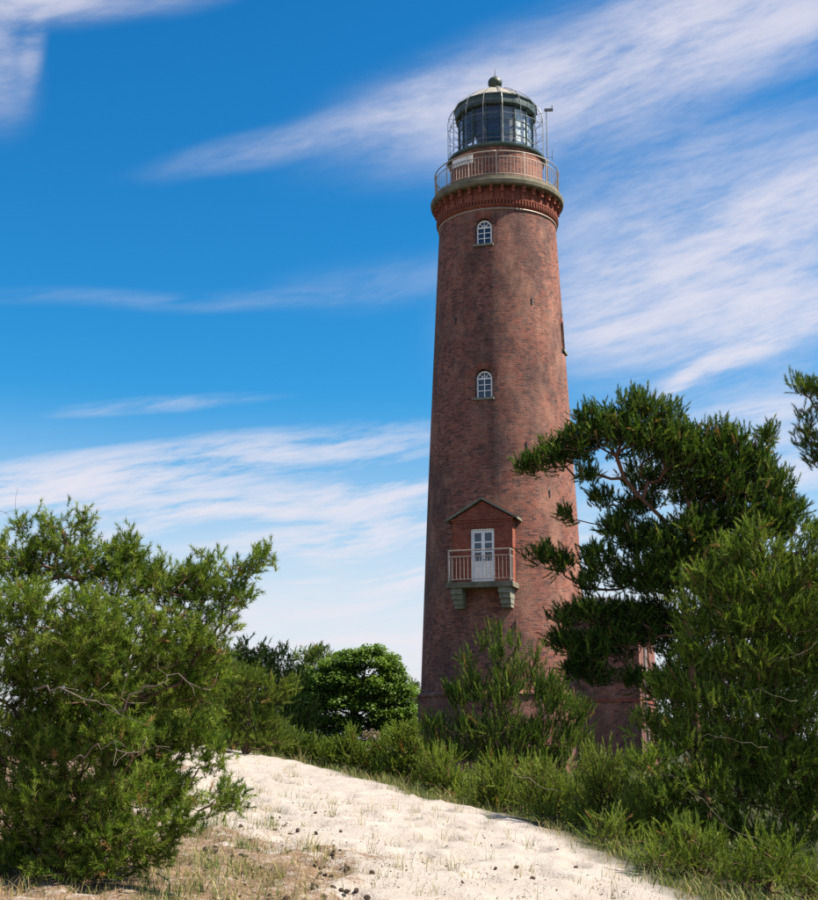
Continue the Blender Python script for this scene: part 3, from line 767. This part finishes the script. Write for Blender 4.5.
def skeleton_mesh(mb, pos, par, rad, ntrunk, rmin=.0):
    N = len(pos); ch = [[] for _ in range(N)]
    for i in range(1, N): ch[par[i]].append(i)
    starts = [(0, None)]
    while starts:
        i, p = starts.pop(); pts = []; rr = []
        if p is not None: pts.append(pos[p]); rr.append(min(rad[p], rad[i] * 1.25))
        while True:
            pts.append(pos[i]); rr.append(rad[i])
            if not ch[i]: break
            c = sorted(ch[i], key=lambda q: -rad[q] - (10 if (i < ntrunk and q < ntrunk) else 0)); 
            for q in c[1:]: starts.append((q, i))
            i = c[0]
        if len(pts) > 1 and max(rr) > rmin:
            mb.tube(pts, rr, 8 if max(rr) > .06 else 5 if max(rr) > .012 else 3, cap=False)
def pine(name, label, group, base_px, trunk_px, pads, d0, *, dens=1., shoots=5, sl=.17, nl=.06, k=60, width=.005, theta=.8, up=.55, spread=.75,
         green=(.055, .095, .025), green2=(.10, .15, .035), young=.15, rtip=.0045, rbase=None, bf=.32, bark='bark', seed=1, trunk_y=None, reach=.12, kmax=3):
    r = np.random.default_rng(seed)
    tp = [at(px, py, d0 + (q[0] if q else 0)) for px, py, *q in trunk_px]
    b = at(base_px[0], base_px[1], d0); b[2] = gz(b[0], b[1]) - .08
    tp = [b] + tp
    fine = [tp[0]]
    for a, c in zip(tp[:-1], tp[1:]):
        m = max(1, int(np.linalg.norm(c - a) / .35))
        for s in range(1, m + 1): fine.append(a + (c - a) * s / m + (r.normal(0, .02, 3) if s < m else 0))
    att = pad_points(pads, d0, dens, r)
    gzs = ground(att[:, 0], att[:, 1]); att = att[att[:, 2] > gzs + .05]
    pos, par, tips, kids = grow(fine, att, bf, r)
    rad = rtip * np.maximum(tips, 1) ** .5
    nt = len(fine)
    if rbase: rad = np.minimum(rad, rbase * .4)
    if rbase:
        for i in range(nt): rad[i] = max(rad[i], rbase * (1 - .75 * i / nt))
    root = empty(name, tuple(b + np.array([0, 0, .08])), 0, label, 'pine tree' if 'shrub' not in name else 'shrub', group)
    o3 = np.array(root.location)
    mb = MB(); skeleton_mesh(mb, pos - o3, par, rad, nt)
    mb.build('trunk', M[bark], root, True)
    # shoots at the outer nodes
    idx = np.where((tips <= kmax) & (np.arange(len(pos)) >= nt))[0]
    cnt = np.where(kids[idx] == 0, shoots, max(1, shoots // 2))
    ii = np.repeat(idx, cnt)
    dirb = unit(pos[ii] - pos[par[ii]]); cen = np.median(att, axis=0)
    A = unit(dirb * .55 + np.array([0, 0, 1.]) * up * r.uniform(.4, 1.3, (len(ii), 1)) + r.normal(0, spread * .5, (len(ii), 3)))
    P = pos[ii] + r.normal(0, reach * .55, (len(ii), 3)) * np.array([1, 1, .7])
    P = P - dirb * .04
    L = sl * r.uniform(.6, 1.3, len(ii))
    f = r.random((len(ii), 1)) ** 1.5; base = np.array(green) * (1 - f) + np.array(green2) * f
    clump = .65 + .6 * r.random(len(pos)); base = base * clump[ii][:, None]
    yg = r.random(len(ii)) < young
    base[yg] = base[yg] * .35 + np.array([.24, .28, .055]) * .65
    dn = r.random(len(ii)) < .018; base[dn] = np.array([.26, .15, .06])
    V, C = needles(P, A, L, nl, k, width, theta, base, r)
    V2, C2 = twigs(P, A, L, .005, np.array([.16, .11, .05]), r)
    cm = tri_mesh('crown', np.concatenate([V, V2]) - o3, M['needle'], np.concatenate([C, C2]))
    o = bpy.data.objects.new('crown', cm); link(o, root); tag(o, kind='stuff')
    return root

def dead_branch(root, d0, pts_px, r0, seed, side=5):
    r = np.random.default_rng(seed); o3 = np.array(root.location)
    pts = [at(px, py, d0 + (q[0] if q else 0)) for px, py, *q in pts_px]
    fine = []; r0 = r0 * .28
    for a, b in zip(pts[:-1], pts[1:]):
        for s in range(4): fine.append(a + (b - a) * s / 4 + r.normal(0, .022, 3))
    fine.append(pts[-1]); n = len(fine); mb = MB()
    mb.tube([p - o3 for p in fine], [r0 * (1 - .8 * i / n) for i in range(n)], 6)
    for _ in range(side):
        i = r.integers(2, n); p = fine[i]; d = unit(fine[i] - fine[i - 1] + r.normal(0, .12, 3)); l = r.uniform(.08, .22)
        mb.tube([p - o3, p + d * l * .5 + r.normal(0, .02, 3) - o3, p + d * l + np.array([0, 0, r.uniform(-.08, .1)]) - o3], [r0 * .35, r0 * .25, .002], 4)
    o = mb.build('dead_branch', M['deadwood'], root, True); tag(o, 'bare silvery dead branch'); return o

# --- the spreading pine on the dune's near flank
t = pine('pine_tree', 'bushy spreading pine with bare silvery branches rooted in the needle litter of the sand dune', None, (80, 876),
         [(95, 810), (117, 720), (108, 640), (80, 580), (62, 530)],
         [(15, 568, 42, 32), (55, 556, 26, 30), (52, 530, 8, 10), (79, 534, 9, 17, .2), (95, 570, 40, 30), (131, 560, 14, 22), (140, 590, 40, 28), (180, 592, 36, 26), (203, 578, 16, 18), (48, 522, 4, 11), (84, 518, 5, 11), (129, 543, 5, 13), (117, 552, 4, 10), (205, 560, 5, 11), (160, 566, 5, 9), (250, 571, 9, 7), (269, 556, 6, 6), (20, 530, 5, 10),
          (222, 597, 24, 18, .2), (243, 578, 16, 13, .2), (262, 562, 9, 10, .2), (240, 600, 12, 10), (25, 625, 48, 40, -.4), (90, 630, 50, 38, -.5), (150, 640, 42, 34, -.3), (195, 640, 34, 30), (225, 625, 16, 16),
          (30, 690, 48, 36, .3), (95, 690, 40, 26, .7), (115, 715, 42, 24, .6), (112, 690, 40, 24, -.45), (120, 738, 40, 22, -.5), (90, 660, 40, 24, -.6), (120, 750, 40, 24, .5), (140, 770, 40, 20, .2), (60, 720, 40, 24, .5), (215, 660, 14, 16, .2), (210, 760, 16, 18, .1), (160, 690, 36, 26, .2), (200, 690, 26, 30, .2), (18, 745, 40, 34), (75, 755, 40, 26, -.3), (175, 745, 30, 22, .3), (205, 735, 14, 20, .3),
          (40, 800, 52, 36, -.3), (110, 800, 48, 26, -.2), (165, 790, 34, 22, .1), (228, 797, 16, 18, -.6), (205, 810, 16, 12, -.4), (60, 850, 55, 26, -.2), (135, 835, 40, 20, -.3), (180, 825, 22, 14, -.3), (10, 865, 40, 26, -.2), (60, 740, 70, 40, 1.1), (150, 730, 50, 40, 1.0), (60, 820, 70, 40, .7), (150, 800, 40, 26, .5), (80, 660, 70, 40, .9), (170, 665, 40, 30, .6), (40, 880, 50, 16, -.3), (105, 870, 44, 16, -.3), (150, 855, 26, 12, -.3), (-40, 650, 50, 90), (-35, 800, 40, 60)],
         10.2, dens=7.2, shoots=5, sl=.095, nl=.050, k=36, width=.0058, theta=.95, up=.55, young=.30, seed=11, green=(.052, .098, .012), green2=(.165, .225, .026), bark='bark', rbase=.045, rtip=.0022, reach=.09)
for i, (pp, r0) in enumerate([([(35, 690, -.7), (52, 683, -.8), (100, 702, -.9), (118, 715, -.9)], .028), ([(115, 712, -.6), (140, 690, -.9), (170, 676, -1.0), (211, 690, -1.0)], .03),
                               ([(75, 760, -.7), (95, 748, -.9), (130, 752, -1.0), (170, 747, -1.0)], .022), ([(-60, 540, .3), (-20, 520, .3), (0, 511, .3), (24, 506, .3)], .014)]):
    dead_branch(t, 10.2, pp, r0, 50 + i, 5 if i < 4 else 1)

# --- tall pine leaning across the tower
t = pine('pine_tree', 'tall dark pine whose bare crooked trunk bends over in front of the lighthouse', None, (708, 850),
         [(698, 740), (690, 640), (676, 560), (664, 520), (643, 500), (624, 478), (616, 455)],
         [(533, 466, 17, 11), (555, 458, 20, 16), (580, 448, 24, 20), (596, 425, 22, 18), (615, 440, 30, 22), (634, 412, 20, 20), (660, 422, 24, 22), (645, 445, 34, 20), (678, 448, 34, 26), (718, 448, 34, 24), (700, 470, 40, 22),
          (752, 464, 24, 22), (772, 490, 22, 24), (738, 492, 40, 26), (700, 500, 34, 20, .4), (768, 440, 7, 16), (755, 525, 40, 26), (712, 530, 34, 22, .3), (785, 520, 24, 24),
          (588, 478, 15, 9), (568, 519, 9, 7), (545, 556, 17, 9), (562, 566, 15, 11), (600, 564, 22, 18), (588, 588, 14, 9), (612, 533, 13, 10), (634, 545, 18, 16), (645, 578, 26, 20), (618, 582, 16, 12),
          (566, 622, 16, 11), (590, 615, 22, 12), (618, 620, 28, 16, .3), (565, 645, 18, 11), (596, 652, 30, 20), (628, 640, 28, 22, .3), (574, 672, 17, 9), (600, 680, 17, 9), (634, 682, 13, 10), (655, 620, 24, 22, .5), (690, 570, 34, 26, .6), (680, 640, 30, 30, .6), (670, 690, 26, 24, .6), (725, 580, 40, 40, .8), (665, 550, 20, 18, -.4), (664, 585, 24, 20, -.3), (640, 508, 22, 13, .7), (622, 526, 18, 13, .6), (652, 538, 20, 15, .3), (602, 500, 14, 9, .4), (650, 482, 30, 15, .5), (690, 535, 26, 20, -.3), (705, 560, 30, 22, -.3), (745, 625, 46, 36, 1.2), (785, 600, 36, 44, 1.2), (715, 685, 44, 34, 1.2), (780, 690, 44, 44, 1.4), (690, 735, 36, 24, .8), (750, 755, 46, 34, 1.2), (810, 640, 30, 50, 1.4)],
         27.0, dens=3.3, shoots=5, sl=.235, nl=.092, k=30, width=.0155, theta=.62, up=.95, young=.10, seed=21, green=(.028, .062, .012), green2=(.092, .145, .022), bark='barkred', rtip=.0042, rbase=.11)
# --- light young pine standing before it
t = pine('pine_tree', 'bright green young pine with upright shoots overlapping the taller dark pine', None, (800, 905),
         [(792, 840), (780, 740), (775, 640), (765, 560), (756, 535)],
         [(756, 538, 14, 16), (735, 558, 22, 16), (775, 560, 20, 18), (700, 583, 18, 14), (722, 595, 26, 20), (760, 592, 34, 22), (800, 575, 24, 26), (690, 610, 14, 12), (708, 630, 24, 16), (745, 630, 34, 22), (790, 625, 34, 26), (820, 545, 22, 22),
          (690, 655, 20, 14), (725, 665, 34, 22), (770, 670, 38, 26), (810, 670, 30, 30), (672, 690, 20, 14), (705, 705, 32, 22), (750, 715, 40, 26), (800, 725, 34, 30), (650, 728, 18, 12), (685, 745, 30, 18), (735, 755, 38, 22), (785, 770, 38, 24), (818, 770, 26, 30),
          (652, 765, 24, 12, -.4), (700, 785, 36, 18, -.2), (755, 800, 40, 20), (805, 815, 34, 24), (730, 835, 36, 18), (780, 850, 40, 22), (690, 820, 26, 14), (850, 640, 40, 90), (860, 800, 40, 60), (668, 800, 20, 12, -.3)],
         17.5, dens=4.2, shoots=5, sl=.20, nl=.064, k=34, width=.0095, theta=.68, up=.95, young=.34, seed=31, green=(.055, .105, .014), green2=(.165, .225, .028), bark='bark', rbase=.06, rtip=.0026)
for i, (pp, r0) in enumerate([([(800, 855, -.8), (740, 835, -1.0), (700, 800, -1.3), (672, 775, -1.5)], .016), ([(820, 640, -.9), (800, 655, -1.0), (770, 660, -1.0)], .012), ([(770, 748, -.9), (730, 738, -1.0), (690, 735, -1.1)], .011), ([(800, 700, -1.), (760, 690, -1.1), (735, 712, -1.1)], .011)]):
    dead_branch(t, 17.5, pp, r0, 70 + i, 4)
# --- limb reaching into the picture from a pine further along the dune
pine('pine_tree', 'pine standing apart with one small tufted bough high above the sandy slope', None, (905, 930), [(900, 760), (892, 600), (882, 500), (876, 430)],
     [(800, 388, 13, 9), (812, 396, 14, 10), (808, 420, 9, 7), (806, 440, 15, 12), (815, 462, 14, 10), (835, 400, 26, 22), (840, 450, 26, 24), (875, 400, 34, 30), (910, 440, 36, 34), (880, 480, 40, 26), (900, 370, 26, 20)],
     18.0, dens=3.2, shoots=5, sl=.18, nl=.07, k=50, width=.007, theta=.65, up=.8, young=.08, seed=41, green=(.035, .068, .016), green2=(.08, .12, .022), bark='barkred', rbase=.13)
# --- young pine in front of the tower foot
pine('young_pine', 'young pine with tall pale candles growing before the foot of the brick tower', None, (505, 785), [(503, 740), (501, 690), (499, 645)],
     [(499, 638, 3, 12), (499, 660, 8, 14), (482, 652, 3, 10), (466, 668, 4, 12), (476, 686, 14, 9), (515, 650, 3, 13), (522, 680, 14, 13), (534, 666, 3, 11), (505, 682, 16, 8), (552, 690, 4, 10), (450, 694, 4, 8), (460, 703, 20, 13), (498, 700, 30, 16), (545, 696, 22, 17), (553, 712, 24, 14), (577, 718, 16, 12), (440, 733, 20, 13), (478, 735, 32, 18), (525, 738, 34, 18), (565, 742, 26, 15), (450, 757, 26, 14), (500, 762, 40, 15), (550, 765, 36, 14)],
     26.0, dens=2.1, shoots=5, sl=.30, nl=.075, k=52, width=.009, theta=.5, up=1.4, young=.28, spread=.5, seed=51, green=(.042, .085, .018), green2=(.115, .17, .03), rtip=.004, rbase=.04)
# --- low pine scrub along the back of the crest
SHR = [('low pine scrub with pale upright shoots bordering the sand beneath the young pine', [(438, 775, 22, 20), (455, 790, 24, 14)], 23, (448, 800)),
       ('yellow-green pine scrub over the dry fallen branch at the sand edge', [(500, 785, 26, 18), (480, 800, 24, 12), (520, 800, 22, 14)], 21, (500, 815)),
       ('rounded pine scrub between the fallen branch and the red house corner', [(545, 785, 26, 20), (570, 800, 24, 18), (548, 810, 22, 14)], 20, (555, 828)),
       ('pine scrub below the brick house wall with mixed pale and dark shoots', [(600, 775, 24, 22), (618, 795, 26, 20), (595, 815, 24, 16)], 19, (605, 840)),
       ('shaggy scrub at the foot of the tall leaning pine', [(645, 805, 28, 20), (660, 825, 28, 18), (630, 830, 22, 16)], 17.5, (645, 850)),
       ('dark scrub sprawling over the dune edge below the bright young pine', [(690, 845, 30, 18), (715, 860, 30, 18), (680, 865, 20, 10)], 14.6, (700, 885)),
       ('deep green scrub with dry stems beside the bright young pine trunk', [(760, 865, 34, 20), (800, 880, 34, 20), (735, 885, 26, 14)], 13.6, (770, 905)),
       ('feathery upright scrub in front of the leafy tree and the dry grey bush', [(345, 752, 16, 12), (353, 742, 5, 14), (372, 760, 18, 14), (380, 748, 6, 12)], 33, (362, 775)),
       ('feathery upright scrub against the dark corner of the tower foot', [(400, 752, 18, 22), (412, 738, 14, 14), (395, 772, 22, 14), (425, 765, 18, 16)], 31, (408, 785)),
       ('low dark green scrub at the top of the sandy slope', [(270, 738, 24, 14), (300, 748, 22, 10), (320, 755, 18, 9)], 33, (295, 762)),
       ('low spiky pine scrub creeping over the sand edge below the brick house', [(610, 838, 22, 14), (632, 850, 20, 12)], 16.2, (618, 862)),
       ('small bright pine scrub on the sand edge beneath the shaggy scrub', [(655, 862, 20, 12), (672, 872, 16, 9)], 14.3, (662, 880)),
       ('olive scrub rising out of the swale behind the dune crest', [(575, 830, 20, 12), (540, 822, 20, 10)], 18.5, (560, 842))]
for i, (lab, pads, d, b) in enumerate(SHR):
    pads = pads + [(p[0], p[1] + p[3] * .9, p[2] * 1.05, p[3] * .7) for p in pads]
    pine('pine_shrub', lab, 'low pine scrub behind the dune crest', b, [(b[0] - 2, b[1] - 14), (b[0], b[1] - 28)], pads, d, dens=2.5, shoots=5, sl=.27 if d > 16 else .21, nl=.055, k=42, width=.0046 * d / 10, theta=.55, up=1.2, spread=1.0,
         young=.5 if i not in (5, 6, 9) else .2, seed=100 + i, green=(.075, .12, .018), green2=(.20, .24, .036), rtip=.005, kmax=4)
# --- pine on the dune top behind the spreading one, and the wood behind it
pine('pine_tree', 'yellowish pine on the dune top against the darker wood', None, (245, 775), [(247, 735), (250, 700)],
     [(222, 672, 16, 14), (250, 685, 22, 18), (232, 705, 24, 16), (270, 700, 16, 14), (262, 722, 22, 12), (225, 730, 24, 14), (290, 690, 10, 9), (200, 700, 26, 26), (240, 744, 28, 9), (275, 741, 22, 8), (210, 745, 26, 10)],
     27.0, dens=2.4, shoots=5, sl=.24, nl=.075, k=44, width=.010, theta=.7, up=.7, young=.2, seed=61, green=(.065, .105, .018), green2=(.15, .18, .03))
far = [('dark pine in the wood behind the dune, its rounded top beside the leafy tree', (262, 755), [(258, 665, 26, 14), (275, 660, 16, 12), (250, 690, 34, 22), (285, 690, 26, 22), (262, 720, 40, 22), (300, 720, 22, 20), (245, 650, 8, 8)], 62),
       ('dark pine rising directly behind the broad leafy tree', (315, 755), [(308, 660, 16, 12), (320, 655, 10, 10), (312, 685, 24, 20), (300, 710, 30, 24), (335, 668, 16, 12)], 84),
       ('distant pine top showing between the leafy tree and the tower', (412, 752), [(412, 688, 5, 6), (405, 698, 12, 9), (420, 705, 12, 12), (408, 725, 18, 16)], 95),
       ('pine at the far edge of the wood behind the spreading pine', (190, 755), [(195, 672, 30, 20), (170, 690, 40, 26), (215, 700, 30, 26), (190, 725, 44, 20)], 70),
       ('slim far pine left of the leafy tree with sparse top', (232, 755), [(235, 655, 8, 8), (232, 680, 18, 16), (235, 712, 24, 22)], 75)]
for i, (lab, b, pads, d) in enumerate(far):
    pine('pine_tree', lab.replace('left of', 'near'), 'pines of the wood behind the dune', b, [(b[0], 720), (b[0], 690)], pads, d, dens=.34, shoots=6, sl=.42, nl=.22, k=11, width=.055, theta=.75, up=.6, spread=1.1, young=.2,
         seed=200 + i, green=(.06, .105, .022), green2=(.15, .19, .036), rtip=.012, rbase=.16, reach=.3, kmax=4)

def leafy(name, label, cat, base_px, pads, d0, nleaf, size, c1, c2, seed, trunk_px, bark='bark'):
    r = np.random.default_rng(seed)
    b = at(base_px[0], base_px[1], d0); b[2] = gz(b[0], b[1]) - .1
    tp = [b] + [at(px, py, d0) for px, py in trunk_px]; fine = [tp[0]]
    for a, c in zip(tp[:-1], tp[1:]):
        m = max(1, int(np.linalg.norm(c - a) / .6))
        for s in range(1, m + 1): fine.append(a + (c - a) * s / m + (r.normal(0, .03, 3) if s < m else 0))
    att = pad_points(pads, d0, .34, r)
    pos, par, tips, kids = grow(fine, att, .35, r)
    rad = .013 * np.maximum(tips, 1) ** .5
    root = empty(name, tuple(b + np.array([0, 0, .1])), 0, label, cat); o3 = np.array(root.location)
    mb = MB(); skeleton_mesh(mb, pos - o3, par, rad, len(fine)); mb.build('trunk', M[bark], root, True)
    idx = np.where(kids == 0)[0]; per = max(1, nleaf // len(idx)); ii = np.repeat(idx, per)
    q = unit(r.normal(size=(len(ii), 3))) * (r.random((len(ii), 1)) ** .4)
    P = pos[ii] + q * np.array([.5, .5, .32]) * size * 6.4
    nrm = unit(q * .5 + np.array([0, 0, .9]) + r.normal(0, .45, (len(ii), 3)))
    u = unit(np.cross(nrm, r.normal(size=nrm.shape))); v = np.cross(nrm, u); s = (size * r.uniform(.6, 1.3, len(ii)))[:, None]
    V = np.stack([P - u * s * .5, P + v * s * .34 - u * s * .05 - nrm * s * .08, P + u * s * .5 - nrm * s * .12, P - v * s * .34 - u * s * .05 - nrm * s * .08], 1)
    f = r.random((len(pos), 1))[ii] ** 1.4 * .6 + r.random((len(ii), 1)) * .4
    C = np.array(c1) * (1 - f) + np.array(c2) * f
    o = bpy.data.objects.new('crown', tri_mesh('crown', V - o3, M['leaf'], C)); link(o, root); tag(o, kind='stuff')
    return root
leafy('broadleaf_tree', 'dense rounded bright green broadleaf tree beside the brick tower', 'tree', (352, 758),
      [(365, 662, 28, 12), (345, 668, 22, 12), (388, 668, 18, 12), (330, 682, 28, 14), (365, 685, 34, 16), (400, 692, 14, 16), (318, 700, 22, 14), (350, 705, 34, 14), (385, 708, 26, 16), (406, 712, 9, 14), (310, 722, 22, 14), (340, 728, 30, 14), (375, 730, 30, 14), (400, 735, 14, 12), (325, 745, 30, 8), (365, 748, 30, 8), (372, 652, 14, 6), (303, 690, 12, 10), (372, 694, 26, 18), (348, 692, 24, 16), (350, 752, 40, 8), (388, 722, 20, 14), (392, 680, 14, 10)],
      70, 80000, .16, (.05, .105, .014), (.165, .245, .03), 301, [(352, 730), (355, 700), (360, 680)])
leafy('grey_bush', 'dry grey leafless-looking bush in front of the leafy tree', 'bush', (375, 770), [(373, 745, 9, 10), (378, 752, 8, 8)], 40, 900, .10, (.16, .12, .085), (.24, .19, .14), 302, [(374, 755)], 'deadwood')
# fallen dry limb at the sand edge
fl = empty('fallen_branch', tuple(at(540, 795, 19.0)), 0, 'dry pale fallen branch lying over the scrub at the sand edge', 'branch')
dead_branch(fl, 19.0, [(515, 772), (540, 785), (565, 793), (592, 803)], .022, 401, 6).name = 'limb'

# ------------------------------------------------------------------ grass, cones, litter
def blades(P, h, lean, w, col, r):
    n = len(P); a = r.random(n) * 2 * np.pi; d = np.stack([np.cos(a), np.sin(a), np.zeros(n)], 1)
    u = np.stack([-np.sin(a + 1.2 * r.normal(size=n)), np.cos(a), np.zeros(n)], 1) * (w * .5)[:, None]
    m = P + d * (lean * .35)[:, None] + np.array([0, 0, 1]) * (h * .58)[:, None]; tpt = P + d * lean[:, None] + np.array([0, 0, 1]) * h[:, None]
    V = np.concatenate([np.stack([P - u, P + u, m + u * .75], 1), np.stack([P - u, m + u * .75, m - u * .75], 1), np.stack([m - u * .75, m + u * .75, tpt], 1)])
    return V, np.tile(col, (3, 1))
def tufts(cent, per, hh, sp, w, cols, r):
    n = len(cent); k = r.integers(per[0], per[1] + 1, n); ii = np.repeat(np.arange(n), k)
    xy = cent[ii] + r.normal(0, sp, (len(ii), 2)); z = ground(xy[:, 0], xy[:, 1]) - .02
    tall = r.uniform(hh[0], hh[1], n)[ii] * r.uniform(.45, 1.1, len(ii))
    ci = r.integers(0, len(cols), n)[ii]; flip = r.random(len(ii)) < .3; ci = np.where(flip, r.integers(0, len(cols), len(ii)), ci)
    C = np.array(cols)[ci] * r.uniform(.75, 1.25, (len(ii), 1))
    return blades(np.column_stack([xy, z]), tall, tall * r.uniform(.05, 1.0, len(ii)), w * r.uniform(.7, 1.3, len(ii)), C, r)
def stuff(name, label, parts, mat):
    V = np.concatenate([p[0] for p in parts]); C = np.concatenate([p[1] for p in parts])
    o = bpy.data.objects.new(name, tri_mesh(name, V, mat, C)); link(o); tag(o, label, 'grass' if 'grass' in name else 'litter', kind='stuff'); return o
def on_sand(n, pxr, pyr, r, s_lim=-.05):
    """random spots on the near flank, thrown out along photo rays until they meet the ground"""
    out = []
    while len(out) < n:
        px, py = r.uniform(*pxr), r.uniform(*pyr); h = crest_hit(px, py)
        if crest_s(h[0], h[1]) < s_lim and h[1] < 30: out.append(h)
    return np.array(out)
r = np.random.default_rng(77)
straw, olive, gre = [(.42, .33, .17), (.34, .25, .12), (.30, .27, .11)], [(.14, .16, .04), (.22, .2, .07), (.10, .13, .03)], [(.06, .11, .02), (.09, .13, .03)]
sand_t = np.vstack([on_sand(170, (215, 690), (752, 905), r), on_sand(70, (330, 560), (790, 850), r)])
left_t = on_sand(220, (130, 310), (765, 905), r); base_t = on_sand(110, (-10, 330), (850, 915), r)
def crest_spots(n, r, s0, s1, i0=3, i1=17):
    out = []
    for _ in range(n):
        i = r.integers(i0, i1); f = r.random(); a, b = CREST[i], CREST[i + 1]; e = unit(b - a); nn = np.array([-e[1], e[0]])
        out.append(a + (b - a) * f + nn * r.uniform(s0, s1))
    return np.array(out)
stuff('dune_grass', 'sparse straw-coloured and olive dune grass growing out of the pale sand', [
    tufts(sand_t, (2, 13), (.05, .24), .035, .005, straw + olive[:2], r), tufts(on_sand(420, (215, 690), (752, 905), r), (1, 3), (.03, .09), .03, .005, straw + olive[:2], r), tufts(left_t, (5, 22), (.05, .22), .06, .005, straw + olive + gre, r),
    tufts(base_t, (6, 18), (.06, .2), .10, .006, straw + olive, r), tufts(on_sand(60, (150, 260), (790, 870), r), (10, 26), (.10, .26), .08, .006, olive + gre, r)], M['grassm'])
ca, cb_, cc = crest_spots(420, r, .0, .9), crest_spots(900, r, .3, 3.5), crest_spots(500, r, 2, 9)
stuff('crest_grass', 'green and tawny grass fringe behind the crest of the dune', [
    tufts(ca, (4, 12), (.05, .20), .10, .007, olive + gre + straw[:2], r), tufts(cb_, (6, 14), (.10, .28), .16, .009, olive + gre + straw[:1], r), tufts(crest_spots(60, r, .3, 2.5), (4, 12), (.25, .55), .07, .008, olive + straw, r), tufts(cc, (8, 16), (.2, .5), .2, .014, olive + gre, r)], M['grassm'])
fx = np.column_stack([r.uniform(-25, 22, 2200), r.uniform(30, 75, 2200)]); fx = fx[crest_s(fx[:, 0], fx[:, 1]) > 1.5]
stuff('meadow_grass', 'rough green grass round the foot of the tower and the wood', [tufts(fx, (7, 12), (.3, .7), .25, .03, olive + gre, r)], M['grassm'])
# dark crumbs: bits of bark and scales
lp = np.vstack([on_sand(2600, (130, 400), (790, 912), r), on_sand(2600, (215, 680), (750, 905), r), on_sand(1500, (0, 330), (840, 912), r)])
z = ground(lp[:, 0], lp[:, 1]) + .006
Pl = np.column_stack([lp, z]); a1 = unit(np.column_stack([r.normal(size=(len(lp), 2)), r.normal(0, .35, len(lp))])); a2 = unit(np.column_stack([r.normal(size=(len(lp), 2)), r.normal(0, .35, len(lp))])); sz = (.007 + .03 * r.random(len(lp)) ** 3)[:, None]
stuff('ground_litter', 'crumbs of bark and cone scales strewn over the sand', [(np.stack([Pl, Pl + a1 * sz, Pl + a2 * sz * .6 + np.array([0, 0, .008])], 1), np.array([[.10, .07, .05]]) * r.uniform(.5, 1.8, (len(lp), 1)))], M['grassm'])
# pine cones, each one its own
def cone_mesh():
    mb = MB(); n, mrow = 10, 7; rows = []
    for i in range(mrow + 1):
        f = i / mrow; rr = math.sin(math.pi * (.06 + .9 * f)) ** .7 * (1 - .35 * f)
        for j in range(n):
            a = 2 * math.pi * (j + (i % 2) * .5) / n; o = .80 + .35 * ((j + i) % 2)
            mb.v.append((rr * o * math.cos(a) * .8, rr * o * math.sin(a) * .8, (f - .5) * 2.1))
    for i in range(mrow):
        for j in range(n): mb.f.append((i * n + j, i * n + (j + 1) % n, (i + 1) * n + (j + 1) % n, (i + 1) * n + j)); mb.uv += [(0, 0)] * 4
    mb.f.append(tuple(range(n))[::-1]); mb.f.append(tuple(mrow * n + j for j in range(n))); mb.uv += [(0, 0)] * (2 * n)
    return mb.mesh('pine_cone', M['cone'])
cm = cone_mesh()
cl_c = on_sand(20, (175, 345), (808, 895), r)
spots = [c + r.normal(0, .22, 2) for c in cl_c for _ in range(r.integers(3, 9))]
n1 = len(spots); spots += list(on_sand(26, (200, 400), (775, 900), r)) + list(on_sand(8, (430, 640), (820, 898), r))
for i, p in enumerate(spots):
    if crest_s(p[0], p[1]) > -.05: continue
    o = bpy.data.objects.new('pine_cone', cm); s = r.uniform(.014, .032); link(o)
    o.location = (p[0], p[1], gz(p[0], p[1]) + s * .35); o.scale = (s,) * 3; o.rotation_euler = (R(90) + r.normal(0, .4), r.normal(0, .3), r.uniform(0, 6.28))
    if litter_mask(np.array(p[0]), np.array(p[1])) > .35: tag(o, 'dark pine cone among dry grass on the brown needle litter', 'pine cone', 'pine cones in the needle litter')
    else: tag(o, 'small dark pine cone lying on bare pale dune sand', 'pine cone', 'pine cones on the bare sand')
